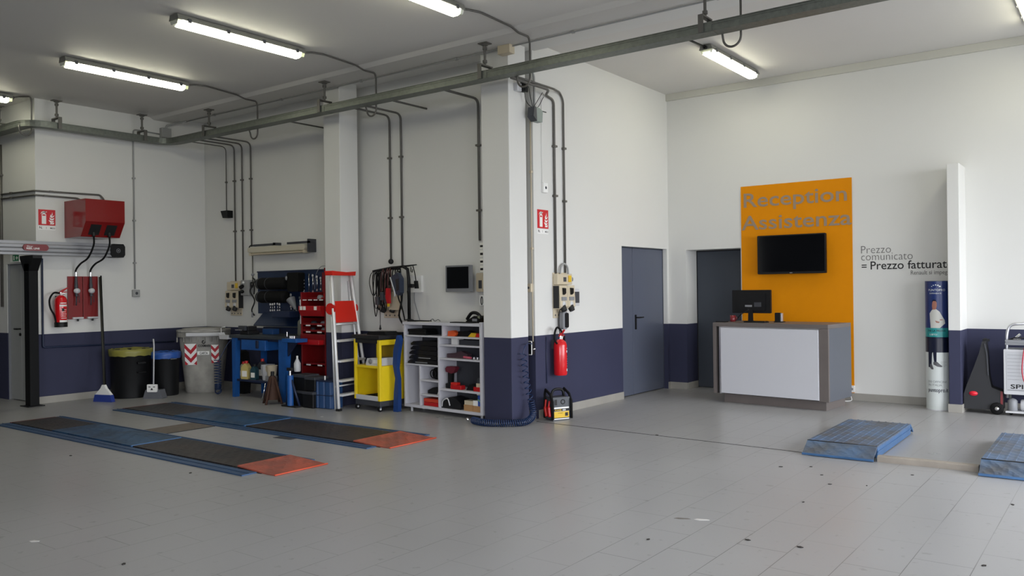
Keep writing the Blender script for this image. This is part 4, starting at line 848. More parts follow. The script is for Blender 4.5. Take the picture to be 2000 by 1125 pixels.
# ------------------------------------------------------------------ tool board with hand tools
t = thing('tool_board', 'dark blue steel tool board on the bay wall above the workbench', 'tool board', (-10.86, YB, 1.03))
M_tb = mat('dark_blue_board', (20, 40, 72), .5, var=.1)
part(t, 'back_panel', M().box(0, 1.56, -.03, 0, .17, .82), M_tb, .003)
part(t, 'sloping_shelf', M().prism([(-.03, .19), (-.22, .0), (-.21, -.012), (-.02, .17)], .14, 1.44, 'x'), mat('board_shelf_blue', (18, 38, 70), .35), .002)
part(t, 'edge_trim', M().box(0, 1.56, -.045, -.03, .80, .82), M_navy)
zb = 1.03
for (z, lb) in ((1.655, 'upper of the two fat black rollers on the tool board'), (1.455, 'lower of the two fat black rollers on the tool board')):
    t = thing('covered_roller', lb, 'roller', (-10.68, YB - .14, z), 0, 'black rollers hanging on the tool board')
    part(t, 'body', M().lathe([(.05, 0), (.085, .02), (.09, .05), (.09, .62), (.08, .65), (.04, .66)], ax='x'), M_rubber); part(t, 'end_ring', M().lathe([(.092, .0), (.092, .02)], (.05, 0, 0), ax='x').lathe([(.092, .0), (.092, .012)], (.25, 0, 0), ax='x'), M_dgrey)
t = thing('black_case', 'big black case on the tool board right of the two rollers', 'case', (-9.99, YB - .035, 1.53))
part(t, 'body', M().prism(rrect(0, .26, 0, .28, .03), -.12, 0), M_rubber, .01); part(t, 'latch', M().ball((-.01, -.12, .2), .03, (.6, .6, 1.1)).ball((.09, -.125, -.05), .025, (.7, .5, 1)), M_grey)
def wrench(x, z0, z1, k):
    t = solo('wrench', M().tube([(0, 0, 0), (0, 0, z1 - z0)], .008, 6).lathe([(.02, -.006), (.02, .006)], (0, 0, z1 - z0), n=10, ax='y').lathe([(.017, -.006), (.017, .006)], (0, 0, 0), n=10, ax='y'), M_chrome, 'slim chrome spanner hanging in the row of tools on the blue tool board', 'wrench', (x, YB - .05, z0), 0, 'spanners on the tool board')
for i, (x, a, b) in enumerate([(-9.62, 1.49, 1.77), (-9.53, 1.53, 1.76), (-9.44, 1.55, 1.74), (-9.36, 1.56, 1.72), (-9.83, 1.26, 1.44), (-9.78, 1.25, 1.43), (-9.72, 1.27, 1.44), (-9.67, 1.26, 1.42), (-9.97, 1.23, 1.31), (-10.03, 1.23, 1.31), (-10.35, 1.25, 1.35), (-10.42, 1.25, 1.35), (-10.47, 1.25, 1.34), (-10.30, 1.25, 1.34), (-10.52, 1.25, 1.34)]): wrench(x, a, b, i)
t = thing('chain', 'short silver chain hanging on the blue tool board', 'chain', (-9.74, YB - .05, 1.52)); m = M()
for k in range(9): m.tube([(.01 * math.cos(a) * (1 if k % 2 else .4), .01 * math.cos(a) * (.4 if k % 2 else 1) * .6, .025 * k + .017 * math.sin(a)) for a in [2 * PI * j / 8 for j in range(8)]], .003, 5, True)
part(t, 'links', m, M_chrome)
for x in (-9.72, -9.60): solo('yellow_tag', M().prism(rrect(-.035, .035, -.025, .03, .01), -.02, 0), M_gold, 'small yellow clamp below the spanners on the tool board', 'clamp', (x, YB - .04, 1.45), .1, 'yellow clamps on the tool board')
t = thing('funnel_lamp', 'white cone-shaped nozzle standing out from the tool board', 'nozzle', (-9.9, YB - .12, 1.22))
part(t, 'cone', M().cone((-.05, 0, .2), (.06, 0, .05), .07, .015), M_grey); part(t, 'spout', M().tube([(.06, 0, .05), (.13, 0, -.03)], .009), M_grey)
t = thing('tool_tray_box', 'dark blue open box with small parts under the tool board', 'box', (-10.10, YB - .27, 1.16))
part(t, 'box', M().box(0, .4, -.08, .1, 0, .09), M_navy, .006)
t = thing('hanging_cable', 'dark tangle of cable with metal ends left of the tool board', 'cable', (-10.9, YB - .07, 1.2), 0)
part(t, 'coil', M().tube(spline([(-.03, 0, .55), (.05, -.02, .5), (-.04, -.04, .35), (.04, -.02, .2), (-.02, -.03, .05), (.03, -.02, -.03)]), .011), M_ink); part(t, 'coil', M().tube(spline([(-.08, 0, .4), (-.03, -.03, .48), (.04, -.02, .42), (.0, 0, .3)]), .01), M_ink); part(t, 'metal_end', M().ball((.0, -.02, .6), .025).cone((.0, -.03, .02), (-.01, -.03, -.06), .015), M_grey)

# ------------------------------------------------------------------ workbench and what stands on and in it
t = thing('workbench', 'dark-topped blue steel workbench with a drawer and lower shelf', 'workbench', (-10.6, 7.27, 0))
part(t, 'worktop', M().box(-.04, 1.27, -.02, .62, .865, .91), mat('dark_worktop', (52, 58, 64), .45, var=.15), .004)
M_leg = M_blue
for x, w_ in ((0.0, .095), (1.08, .185)):
    for y in (.0, .5): part(t, 'leg', M().prism([(x, 0.0), (x + w_ * .6, 0.0), (x + w_, .865), (x, .865)], y, y + .08), M_leg, .004)
dr = part(t, 'drawer', M().box(.24, .80, -.012, .45, .70, .845), M_blue, .005); part(dr, 'drawer_lock', M().box(.60, .655, -.03, -.012, .73, .84), M_navy, .004)
part(t, 'top_rail', M().box(.1, 1.2, .03, .05, .83, .865), M_navy); part(t, 'shelf', M().box(.08, 1.2, .02, .56, .235, .265), M_navy, .003); part(t, 'rear_panel', M().box(.05, 1.2, .55, .57, .45, .865), M_navy)
part(t, 'worktop', M().box(.0, 1.22, .55, .60, .91, 1.0), M_navy)
t = thing('side_shelf', 'bright blue folding side shelf right of the workbench', 'shelf', (-9.33, 7.18, .84)); part(t, 'tray', M().box(0, .30, 0, .2, 0, .05), M_blue, .004); part(t, 'bracket', M().prism([(0, 0), (.2, 0), (0, -.2)], .1, .12), M_navy)
for k in range(4): solo('bolt', M().cone((0, 0, 0), (0, 0, .035), .012), M_chrome, 'small bright bolt standing on the blue folding side shelf', 'bolt', (-9.25 + .03 * k, 7.26, .89), 0, 'bolts on the side shelf')
def jug(name, label, x, y, body, cap, h=.25, w_=.085, z=.265):
    t = thing(name, label, 'bottle', (x, y, z), .2); part(t, 'body', M().prism([(-w_, 0), (w_, 0), (w_, h * .72), (w_ * .3, h * .95), (-w_ * .1, h * .95), (-w_, h * .7)], -.035, .035), body, .012)
    part(t, 'cap', M().cone((w_ * .1, 0, h * .95), (w_ * .1, 0, h * 1.1), .024), cap); part(t, 'label', M().box(-w_ * .7, w_ * .7, -.0375, -.0355, h * .15, h * .5), M_paper); return t
jug('oil_bottle', 'pale bottle with red cap, leftmost on the workbench shelf', -10.54, 7.42, mat('pale_bottle', (176, 170, 140), .4), M_redp, .22, .055)
jug('oil_bottle', 'yellowish bottle with red cap on the workbench shelf', -10.39, 7.36, mat('yellowish_bottle', (196, 178, 110), .4), M_redp, .24, .065)
jug('oil_bottle', 'dark bottle with red top behind the pale jugs on the workbench shelf', -10.27, 7.55, M_dgrey, M_redp, .26, .07)
jug('oil_bottle', 'dark teal bottle on the workbench shelf left of the white jugs', -10.22, 7.38, mat('teal_bottle', (40, 70, 80), .4), M_ink, .2, .05)
def wjug(label, x, y, z, s, h, ms):
    t = thing('measuring_jug', label, 'jug', (x, y, z), 0); r = .09 * s
    part(t, 'body', M().lathe([(r * .8, 0), (r, h), (r * 1.05, h + .01), (r * .95, h + .01), (r * .75, .01), (.001, .01)], n=20), ms); part(t, 'handle', M().tube(smooth_path([(-r, 0, h * .95), (-r - .06, 0, h * .92), (-r - .05, 0, h * .45), (-r * .85, 0, h * .35)], .02), .01), ms); return t
wjug('white jug with side handle on the workbench shelf', -10.0, 7.45, .265, 1.05, .21, M_lgrey); wjug('smaller cream jug in front of the white jug on the workbench shelf', -9.79, 7.36, .34, .85, .14, M_cream)
solo('oil_can', M().box(-.09, .06, -.05, .05, 0, .075), M_grey, 'low grey box under the cream jug on the workbench shelf', 'box', (-9.79, 7.36, .265), bevel=.006)
t = thing('spray_bottle', 'white spray bottle standing on the dark crates right of the workbench', 'bottle', (-9.03, 7.2, .455)); part(t, 'body', M().lathe([(.04, 0), (.045, .02), (.045, .11), (.02, .16), (.012, .18)]), M_lgrey); part(t, 'nozzle', M().cone((0, 0, .18), (0, 0, .21), .014), M_wht)
t = thing('white_tool', 'white plastic bottle holder sticking out at the left end of the workbench', 'holder', (-10.78, 7.3, .84)); part(t, 'cup', M().prism([(-.13, .1), (-.1, 0), (.1, 0), (.1, .06), (-.1, .06)], -.05, .05), M_lgrey, .006); part(t, 'rod', M().tube([(-.13, 0, 0), (-.13, 0, .16)], .005).tube([(-.12, 0, .17), (-.03, 0, .18)], .006), M_wht)
solo('dark_coat', M().prism([(-.12, 0), (.08, 0), (.12, .3), (.06, .62), (-.04, .66), (-.12, .5)], -.06, .06), M_rubber, 'dark tall bag leaning left of the workbench', 'bag', (-10.80, 7.6, 0), bevel=.03)
t = thing('vise', 'dark bench vise on the left part of the workbench', 'vise', (-10.45, 7.45, .91)); part(t, 'body', M().box(-.1, .1, -.08, .12, .0, .05).box(-.07, .07, -.06, .1, .05, .12), M_ink, .01); part(t, 'jaw', M().box(-.08, .08, -.12, -.08, .06, .13), M_dgrey, .004); part(t, 'screw_bar', M().tube([(-.09, -.16, .07), (.07, -.16, .07)], .006), M_chrome)
solo('blue_box', M().box(-.12, .12, -.06, .06, 0, .08), mat('mid_blue_box', (30, 66, 116), .5), 'blue plastic box on the workbench below the tool board', 'box', (-10.15, 7.62, .91), bevel=.006)
t = thing('small_valve', 'small metal fitting standing near the right end of the workbench', 'fitting', (-9.42, 7.34, .91)); part(t, 'body', M().cone((0, 0, 0), (0, 0, .06), .012), M_chrome); part(t, 'cap', M().ball((0, 0, .07), .012), M_ink)
solo('grey_canister', M().lathe([(.07, 0), (.075, .02), (.07, .2), (.03, .24), (.001, .25)]), mat('olive_grey', (90, 92, 84), .6), 'grey-green canister on the right end of the workbench beside the red cabinet', 'canister', (-9.40, 7.6, .91))
# axle stands
t = thing('axle_stand', 'brown conical jack stand in front of the workbench', 'jack stand', (-9.46, 7.12, 0))
for a in (0.3, 1.87, 3.44, 5.01): part(t, 'leg', M().tube([(.15 * math.cos(a), .15 * math.sin(a), .0), (.035 * math.cos(a), .035 * math.sin(a), .36)], [.016, .02], 6), M_brown)
part(t, 'shell', M().cone((0, 0, .06), (0, 0, .38), .10, .035, 12), M_brown); part(t, 'stem', M().cone((0, 0, .36), (0, 0, .44), .025), M_ink); part(t, 'lever', M().tube([(-.1, -.1, .05), (-.06, -.07, .28)], .008), M_chrome)
t = thing('jack_stand', 'slim bright blue hydraulic stand on black feet right of the workbench', 'jack stand', (-8.98, 7.04, 0))
part(t, 'cylinder', M().cone((0, 0, .02), (0, 0, .42), .042, .045), M_blue); part(t, 'stem', M().cone((0, 0, .42), (0, 0, .5), .018), M_chrome); part(t, 'head', M().box(-.05, .05, -.02, .02, .48, .52), M_ink, .004)
for x in (-.14, .13): part(t, 'leg', M().tube([(x, .05, .0), (x * .25, 0, .36)], .016), M_navy)
part(t, 'foot', M().box(-.16, .15, -.03, .08, 0, .02), M_ink, .004)
for i, (x, y, z, a, w_, h, lb) in enumerate([(-8.93, 7.22, 0, .05, .12, .22, 'lower dark crate left in front of the red cabinet'), (-8.69, 7.20, 0, -.03, .11, .22, 'lower dark crate right in front of the red cabinet'), (-8.90, 7.22, .22, .02, .13, .21, 'wide dark crate stacked on the left crate by the red cabinet'), (-8.67, 7.22, .22, .04, .09, .19, 'small dark crate stacked on the right crate by the red cabinet')]):
    t = thing('dark_crate', lb, 'crate', (x, y, z), a, 'dark crates in front of the red cabinet'); part(t, 'body', M().box(-w_, w_, -.11, .12, 0, h - .01), M_black, .012); part(t, 'rim', M().box(-w_ - .008, w_ + .008, -.118, .128, h - .04, h - .005), M_dgrey, .004)
t = thing('blue_bin', 'dark blue fluted bin on the floor left of the aluminium ladder', 'bin', (-8.50, 7.27, 0), .1)
m = M()
for x in (-.11, .0, .11): m.prism([(x - .052, 0), (x - .04, -.02), (x + .04, -.02), (x + .052, 0), (x + .052, .02), (x - .052, .02)], 0, .365, 'z')
part(t, 'body', M().box(-.17, .17, -.1, .1, 0, .36), mat('dull_blue_plastic', (40, 72, 116), .5), .01); m.bm.free()
for x in (-.11, .0, .11): part(t, 'flute', M().prism([(x - .05, -.1), (x - .035, -.12), (x + .035, -.12), (x + .05, -.1)], .01, .35, 'z'), mat('dull_blue_plastic', (40, 72, 116), .5), .004)
part(t, 'rim', M().box(-.18, .18, -.125, .11, .35, .37).box(-.18, .18, -.125, -.1, .17, .18), M_navy, .004); part(t, 'valve', M().cone((.0, -.05, .37), (.0, -.05, .42), .01), M_wht)
t = thing('control_bag', 'dark tall bag between the blue bin and the ladder', 'bag', (-8.62, 7.32, 0)) if False else None

# ------------------------------------------------------------------ red tool cabinet behind the left pillar
t = thing('red_cabinet', 'red steel tool cabinet with bins of small parts behind the left pillar', 'tool cabinet', (-9.32, 7.50, 0))
RW = .52; MR = mat('dark_red_enamel', (118, 14, 18), .4, var=.08)
part(t, 'side_panel', M().box(0, .02, 0, .40, .32, 1.52), MR, .003); part(t, 'side_panel', M().box(RW - .02, RW, 0, .40, .05, 1.85), MR, .003); part(t, 'back_panel', M().box(0, RW, .39, .41, .05, 1.80), MR)
part(t, 'edge_strip', M().box(-.004, .008, -.006, .0, 1.08, 1.42), M_lgrey)
for z, d in ((1.40, .1), (1.165, .02), (1.045, .02), (.955, .02), (.50, .02), (.05, .02)): part(t, 'shelf', M().box(.02, RW - .02, d, .39, z, z + .02).box(.02, RW - .02, d, d + .01, z, z + .045), MR, .002)
part(t, 'drawer', M().box(.0, RW, -.01, .39, .80, .94), MR, .004); part(t, 'pull_out_tray', M().box(-.04, RW - .03, -.10, .3, .80, .865), M_red, .006)
for k in range(4):
    z = 1.255; 
part(t, 'bin_row', M().prism([(-.02, 1.19), (.1, 1.19), (.1, 1.33), (-.06, 1.33), (-.06, 1.27)], .03, RW - .03, 'x'), M_red, .004)
for x in (.06, .13, .36): part(t, 'bin_label', M().box(x, x + .055, -.064, -.061, 1.275, 1.325), M_paper)
for k in range(4): part(t, 'label_strip', M().box(.05 + .115 * k, .13 + .115 * k, -.003, .001, 1.405, 1.418), M_wht)
for z in (1.05, .96, .505):
    for x in (.09, .33): part(t, 'label_strip', M().box(x, x + .09, .014, .019, z, z + .018), M_wht)
for (x, z, r, ms, lb) in ((.14, 1.066, .045, M_dgrey, 'dark round part lying in the red cabinet, left'), (.35, 1.066, .05, M_grey, 'grey round part lying in the red cabinet, right'), (.12, .976, .04, M_dgrey, 'dark small part on the lower red cabinet shelf, left'), (.36, .976, .045, M_grey, 'pale round part on the lower red cabinet shelf, right'), (.28, 1.425, .045, M_grey, 'grey roll on top of the red cabinet shelf')):
    solo('spare_part', M().lathe([(r, 0), (r, .03), (r * .7, .05), (.001, .055)], n=18), ms, lb, 'spare part', (-9.32 + x, 7.62, z))
for x in (.37, .45): solo('label_box', M().box(-.03, .03, -.03, .03, 0, .08), M_redp, 'small red box with white print on top of the red cabinet', 'box', (-9.32 + x, 7.66, 1.42), 0, 'small red boxes on the red cabinet')
solo('antenna_tool', M().tube(spline([(0, 0, 0), (-.02, 0, .3), (.02, 0, .36), (.0, 0, .46)]), .012), M_ink, 'black tool standing up behind the left pillar above the red cabinet', 'tool', (-8.845, 7.8, 1.80))
solo('wire_loop', M().tube(spline([(0, 0, 0), (.03, 0, .2), (.14, 0, .32), (.28, 0, .33)]), .004), M_grey, 'thin wire arching over the spanners to the red cabinet', 'wire', (-9.45, 7.86, 1.56))

# ------------------------------------------------------------------ flush vehicle lift platforms in the floor at the left
def rail_lift(label, y0, y1, py0, py1, xa, xb, xc):
    t = thing('floor_lift', label, 'vehicle lift', (-10.7, y0, 0), 0, 'low blue lift runways in the floor'); ox, oy = -10.7, y0
    M_fr = mat('blue_grey_frame', (56, 84, 120), .45, .3, var=.15)
    for a, b in ((y0, py0 - .012), (py1 + .012, y1)): part(t, 'frame_rail', M().box(-.05, -5.95 - ox, a - oy, b - oy, 0, .018).box(-.05, -5.95 - ox, (a + b) / 2 - oy - .004, (a + b) / 2 - oy + .004, .018, .026), M_fr, .002)
    part(t, 'pit_gap', M().box(-.05, -5.9 - ox, py0 - .012 - oy, py1 + .012 - oy, 0, .006), M_ink)
    part(t, 'dark_plate', M().box(.0, xa - ox - .01, py0 - oy, py1 - oy, .008, .026), CK, .002)
    part(t, 'blue_plate', M().box(xa - ox, xb - ox, py0 - oy - .01, py1 - oy + .01, .008, .038), CBd, .003); part(t, 'plate_edge', M().box(xb - ox, xb - ox + .025, py0 - oy - .01, py1 - oy + .01, .008, .042), CBr, .002)
    part(t, 'dark_plate', M().box(xb - ox + .035, xc - ox, py0 - oy, py1 - oy, .008, .034), CK, .002)
    part(t, 'ramp_flap', M().prism([(xc - ox, .03), (xc - ox, .05), (xc - ox + .48, .012), (xc - ox + .52, .0), (xc - ox + .40, .0)], py0 - oy - .0, py1 - oy + .04), CO, .002)
    part(t, 'flap_edge', M().tube([(xc - ox + .515, py0 - oy, .012), (xc - ox + .515, py1 + .04 - oy, .012)], .011), mat('orange_enamel', (206, 84, 56), .45))
    part(t, 'entry_edge', M().box(-.06, .0, py0 - oy, py1 - oy, 0, .02), mat('dull_red', (110, 50, 50), .6))
rail_lift('nearer of the two low lift runways, left foreground', 4.16, 4.93, 4.32, 4.84, -9.66, -8.0, -6.24)
rail_lift('farther of the two low lift runways, left', 5.56, 6.46, 5.70, 6.32, -9.52, -8.1, -6.29)
for o_ in bpy.data.objects:
    if o_.name.startswith('floor_lift'): o_.scale = (1, 1, .6)
t = thing('pit_cover', 'dirty brown floor plate joining the two low lift runways', 'floor plate', (-8.9, 4.94, 0)); part(t, 'plate', M().box(0, .46, 0, .61, 0, .004), mat('dirty_floor_plate', (104, 94, 86), .6, var=.2, vscale=12)); part(t, 'edge', M().box(.46, .47, 0, .61, 0, .006), M_ink)

# ------------------------------------------------------------------ aluminium step ladder leaning by the left pillar
M_alu = mat('satin_aluminium', (226, 227, 230), .38, .45)  # ladder metal whitened, its bright reflection put into the colour
t = thing('step_ladder', 'aluminium step ladder with red cap and red platform by the left pillar', 'ladder', (-8.13, 7.13, 0), 1.71)
def lp(s, z, off=0.): return (.31 + s * (.31 - .12 * z / 1.77), .2 * z / 1.77 + off, z)
for s in (-1, 1):
    part(t, 'front_rail', M().tube([lp(s, .01), lp(s, 1.74)], .022, 4), mat('highlight_aluminium_rail', (240, 240, 242), .4, .15)); part(t, 'rear_leg', M().tube([lp(s * .93, .01, .075), lp(s * .9, 1.66, .045)], .014, 6), M_alu)  # front rails whiter than the rear legs, highlight put into the colour
    part(t, 'rail_foot', M().box(*[v for p in [(lp(s, 0)[0] - .026, lp(s, 0)[0] + .026)] for v in p], -.03, .03, 0, .03), M_ink); part(t, 'guard', M().lathe([(.075, -.012), (.075, .012)], (lp(s * 1.02, 1.32)[0], .19, 1.30), n=16, ax='x'), M_redp)
for z in (.21, .39, .64, .90):
    a, b = lp(-1, z), lp(1, z); part(t, 'step', M().box(a[0] + .015, b[0] - .015, a[1] - .06, a[1] + .035, z - .028, z), M_alu, .003)
a, b = lp(-.9, 1.12), lp(.9, 1.12); m = M(); m.X = None
part(t, 'platform', M().prism([(.115, 1.12), (.16, 1.40), (.175, 1.40), (.13, 1.12)], a[0], b[0], 'x'), mat('ladder_red', (214, 40, 26), .45), .004)
part(t, 'platform_bar', M().tube([(a[0], .12, 1.10), (b[0], .12, 1.10)], .012), M_alu)
part(t, 'rear_brace', M().tube([lp(-.9, .3, .07), lp(.9, .3, .07)], .01), M_alu)
part(t, 'top_cap', M().prism([(.08, 1.735), (.54, 1.735), (.55, 1.79), (.42, 1.775), (.30, 1.782), (.07, 1.795)], .15, .27), mat('ladder_red', (214, 40, 26), .45), .01)

# ------------------------------------------------------------------ yellow trolley
t = thing('tool_trolley', 'yellow open tool trolley with black top on castors', 'trolley', (-7.59, 7.33, 0), -.1)
TW, TD = .53, .40
for x0, x1 in ((-TW, -TW + .035), (-.045, 0)):
    for y0, y1 in ((0, .035), (TD - .035, TD)): part(t, 'corner_post', M().box(x0, x1, y0, y1, .135, .905), M_yel, .003)
part(t, 'side_panel', M().box(-.012, 0, .035, TD - .035, .135, .57), M_yel); part(t, 'side_panel', M().box(-.012, 0, .035, TD - .035, .84, .905), M_yel)
part(t, 'side_panel', M().box(-TW, -TW + .012, .035, TD - .035, .135, .57), M_yel); part(t, 'back_panel', M().box(-TW + .035, -.045, TD - .015, TD, .135, .905), mat('dark_yellow', (170, 140, 20), .5))
part(t, 'shelf', M().box(-TW + .01, -.01, .005, TD - .02, .545, .575), M_yel, .002); part(t, 'floor_shelf', M().box(-TW + .01, -.01, .01, TD - .02, .15, .16), M_yel)
part(t, 'front_drawer', M().box(-TW + .035, -.045, .0, .02, .135, .195), M_lgrey, .003)
part(t, 'top', M().box(-TW - .02, .02, -.02, TD + .02, .915, .965).box(-TW + .03, -.04, .0, TD - .03, .86, .915), M_ink, .008)
part(t, 'base_skirt', M().box(-TW + .01, -.01, .01, TD - .01, .065, .135), M_dgrey, .006)
for x in (-TW + .03, -.04):
    for y in (.03, TD - .05):
        c = part(t, 'castor', M().lathe([(.028, -.012), (.034, -.008), (.034, .008), (.028, .012)], (x, y, .034), ax='x'), M_rubber); part(c, 'hub_cap', M().lathe([(.014, -.014), (.014, .014)], (x, y, .034), ax='x'), M_lgrey)
        part(c, 'fork', M().box(x - .018, x + .018, y - .012, y + .012, .045, .075), M_chrome)
TM = Matrix.Translation((-7.59, 7.33, 0)) @ Matrix.Rotation(-.1, 4, 'Z')
def ontr(x, y, z): return TM @ Vector((x, y, z))
t = thing('small_printer', 'light grey printer with a round dial on the middle shelf of the yellow trolley', 'printer', ontr(-.18, .14, .575), -.05)
part(t, 'body', M().prism([(-.14, 0), (.14, 0), (.14, .1), (-.12, .09), (-.15, .03)], -.1, .14), M_lgrey, .008); part(t, 'dial', M().lathe([(.035, 0), (.03, -.006), (.001, -.008)], (-.06, -.1, .05), ax='y'), M_grey); part(t, 'panel', M().box(0, .12, -.103, -.1, .03, .075), M_wht)
solo('black_cloth', M().prism([(-.18, 0), (.16, 0), (.1, .03), (-.02, .045), (-.12, .03)], -.1, .12), M_rubber, 'crumpled black cloth on the bottom of the yellow trolley', 'cloth', ontr(-.26, .17, .16), -.1, bevel=.01)
solo('black_folder', M().prism([(-.18, 0), (.19, 0), (.17, .045), (-.16, .04)], -.1, .1), M_black, 'flat black case lying on top of the yellow trolley', 'case', ontr(-.17, .18, .965), -.08, bevel=.008)
solo('black_glove', M().prism([(-.06, 0), (.05, 0), (.04, .02), (-.04, .03)], -.05, .05), M_rubber, 'small black glove on the right rear corner of the trolley top', 'glove', ontr(-.04, .33, .965), .2, bevel=.008)
solo('plastic_cover', M().prism([(-.045, 0), (.038, 0), (.045, .2), (.045, .42), (.035, .46), (.02, .55), (.045, .72), (.085, .90), (.06, .97), (.03, .96), (-.03, .78), (-.045, .60), (-.02, .48), (-.005, .42), (-.03, .25)], -.03, .03), M_bluep, 'tall curved blue plastic cover between yellow trolley and shelf unit', 'cover', (-7.455, 7.50, 0), 0, bevel=.012)

# ------------------------------------------------------------------ shelf unit with everything on it
SO, SA = Vector((-7.455, 7.625, 0)), -.093; SM = Matrix.Translation(SO) @ Matrix.Rotation(SA, 4, 'Z')
def sh(x, y, z): return SM @ Vector((x, y, z))
M_shf = mat('pale_grey_board', (196, 196, 204), .5); SD = .30
t = thing('shelf_unit', 'pale grey open shelf unit between yellow trolley and right pillar', 'shelf unit', SO, SA)
def sp(name, *b): return part(t, name, M().box(*b), M_shf, .002)
sp('top_board', -.01, 1.385, -.01, SD + .01, 1.095, 1.13)
sp('side_panel', 0, .025, 0, SD, .055, 1.095); part(t, 'side_panel', M().box(1.36, 1.40, -.01, SD, .06, 1.145), M_shf, .003, label='thicker pale end panel')
sp('divider', .70, .725, .01, SD, .965, 1.095); sp('divider', .635, .66, 0, SD, .09, .945); sp('divider', .285, .305, .005, SD, .09, .585); sp('bottom_board', .025, 1.36, 0, SD, .055, .09)
for b in ((.025, 1.36, .945, .965), (.66, 1.36, .845, .865), (.66, 1.36, .68, .70), (.66, 1.36, .305, .33), (.025, .635, .585, .605), (.305, .635, .395, .415), (.305, .635, .215, .235)): sp('shelf', b[0], b[1], .004, SD, b[2], b[3])
part(t, 'back_panel', M().box(.02, 1.37, SD - .005, SD, .06, 1.1), M_dgrey)
for x in (.09, 1.33):
    for y in (.05, SD - .05): part(t, 'leg', M().cone((x, y, 0), (x, y, .057), .016), M_lgrey)
def on(name, mb, ms, label, cat, x, y, z, rz=0., group=None, bevel=0.):
    return solo(name, mb, ms, label, cat, sh(x, y, z), SA + rz, group, bevel)
for k in range(5):
    w_ = .275 - .012 * (k % 2); rnd = random.Random(k); off = .015 * k
    on('folded_cover', M().prism([(-w_ + off, 0), (w_, 0), (w_, .05), (.0, .056), (-w_ + .05 + off, .05), (-w_ - .0 + off, .022)], -.12, .12), mat('black_vinyl', (20, 20, 24), .3), ['folded black cover at the bottom of the stack in the shelf unit', 'second folded black cover from the bottom of the stack', 'middle folded black cover of the stack in the shelf unit', 'fourth folded black cover, second from the top of the stack', 'topmost folded black cover of the stack in the shelf unit'][k], 'cover', .33, .14, .605 + .058 * k, 0, 'folded black covers stacked in the shelf unit', .008)
    if k in (0, 1): on('grey_edge', M().box(-.12, .1, -.004, .004, 0, .01), M_grey, ['grey tag strip on the lowest folded black cover', 'grey tag strip on the second folded black cover'][k], 'tag', .33 + .06 * k, .01, .62 + .058 * k)
for k in range(2): on('flat_case', M().box(-.16, .16, -.1, .1, 0, .04 - .005 * k), M_black, ['lower flat dark case in the top left shelf compartment', 'upper flat dark case in the top left shelf compartment'][k], 'case', .22 - .01 * k, .13, .965 + .04 * k, .05 * k, 'flat cases in the top left compartment', .004)
on('file_box', M().box(-.06, .06, -.06, .06, 0, .12), M_dgrey, 'dark grey box at the right of the top left shelf compartment', 'box', .62, .22, .965)
on('power_tool', M().prism([(-.06, 0), (.07, 0), (.1, .04), (.03, .07), (-.05, .06)], -.03, .03), M_orange, 'small orange and black tool at the left of the top right shelf compartment', 'tool', .80, .10, .965, 0, None, .012)
on('power_tool', M().prism([(-.14, 0), (.13, 0), (.13, .04), (.06, .07), (-.1, .06)], -.04, .04), M_black, 'long black tool lying in the top right shelf compartment', 'tool', 1.0, .14, .965, 0, None, .01)
t2 = thing('multimeter', 'yellow and red hand tool at the right of the top right shelf compartment', 'tool', sh(1.22, .09, .965), SA); part(t2, 'handle', M().prism([(-.12, .0), (.0, .0), (.02, .045), (-.06, .05)], -.03, .03), M_gold, .01); part(t2, 'blade_guard', M().box(.0, .12, -.025, .025, 0, .045), M_redp, .006)
on('white_box', M().box(-.055, .055, -.05, .05, 0, .075), M_wht, 'small white printed box in the shallow compartment of the shelf unit', 'box', .86, .12, .865)
on('dark_box', M().box(-.2, .2, -.1, .1, 0, .06), M_dgrey, 'dark flat drawer insert right of the small white box', 'box', 1.14, .17, .865)
t2 = thing('impact_wrench', 'dark brown impact wrench with pink tip on the shelf above the drill', 'tool', sh(.93, .12, .70), SA); part(t2, 'body', M().prism([(-.22, 0), (.1, 0), (.14, .05), (.02, .09), (-.08, .06), (-.22, .05)], -.035, .035), mat('dark_mauve', (70, 50, 58), .5), .012); part(t2, 'tip', M().cone((.08, -.04, .02), (.2, -.04, .015), .014), mat('pink_plastic', (200, 90, 110), .5))
for k in range(5): on('socket_bit', M().cone((0, 0, 0), (0, 0, .028), .012), M_chrome, 'small chrome socket bit lying at the right of the impact wrench shelf', 'socket bit', 1.20 + .03 * k, .06 + .02 * (k % 2), .70, 0, 'loose socket bits on the shelf')
t2 = thing('cordless_drill', 'dark red cordless drill standing upright in the shelf unit', 'drill', sh(.80, .09, .33), SA)
part(t2, 'motor_housing', M().prism([(-.09, .2), (-.1, .235), (-.07, .265), (.06, .27), (.09, .255), (.05, .2), (.01, .18)], -.03, .03), mat('dark_maroon', (96, 30, 44), .45), .012); part(t2, 'handle', M().prism([(-.06, .03), (-.0, .03), (.01, .2), (-.06, .2)], -.022, .022), M_black, .01)
part(t2, 'battery', M().box(-.09, .0, -.04, .04, 0, .06), M_black, .01); part(t2, 'chuck', M().cone((-.1, 0, .235), (-.12, 0, .232), .018, .01), M_black)
on('battery_pack', M().box(-.05, .13, -.04, .04, 0, .05), M_red, 'red battery pack lying beside the cordless drill', 'battery', .88, .06, .33, 0, None, .006)
on('battery_pack', M().box(-.04, .06, -.035, .035, 0, .03), M_redp, 'smaller battery stacked on the red battery pack', 'battery', .87, .06, .38, 0, None, .006)
on('black_pouch', M().prism([(-.1, 0), (.09, 0), (.07, .06), (-.04, .075)], -.06, .06), M_black, 'black pouch left of the red box on the drill shelf', 'pouch', 1.16, .12, .33, 0, None, .015)
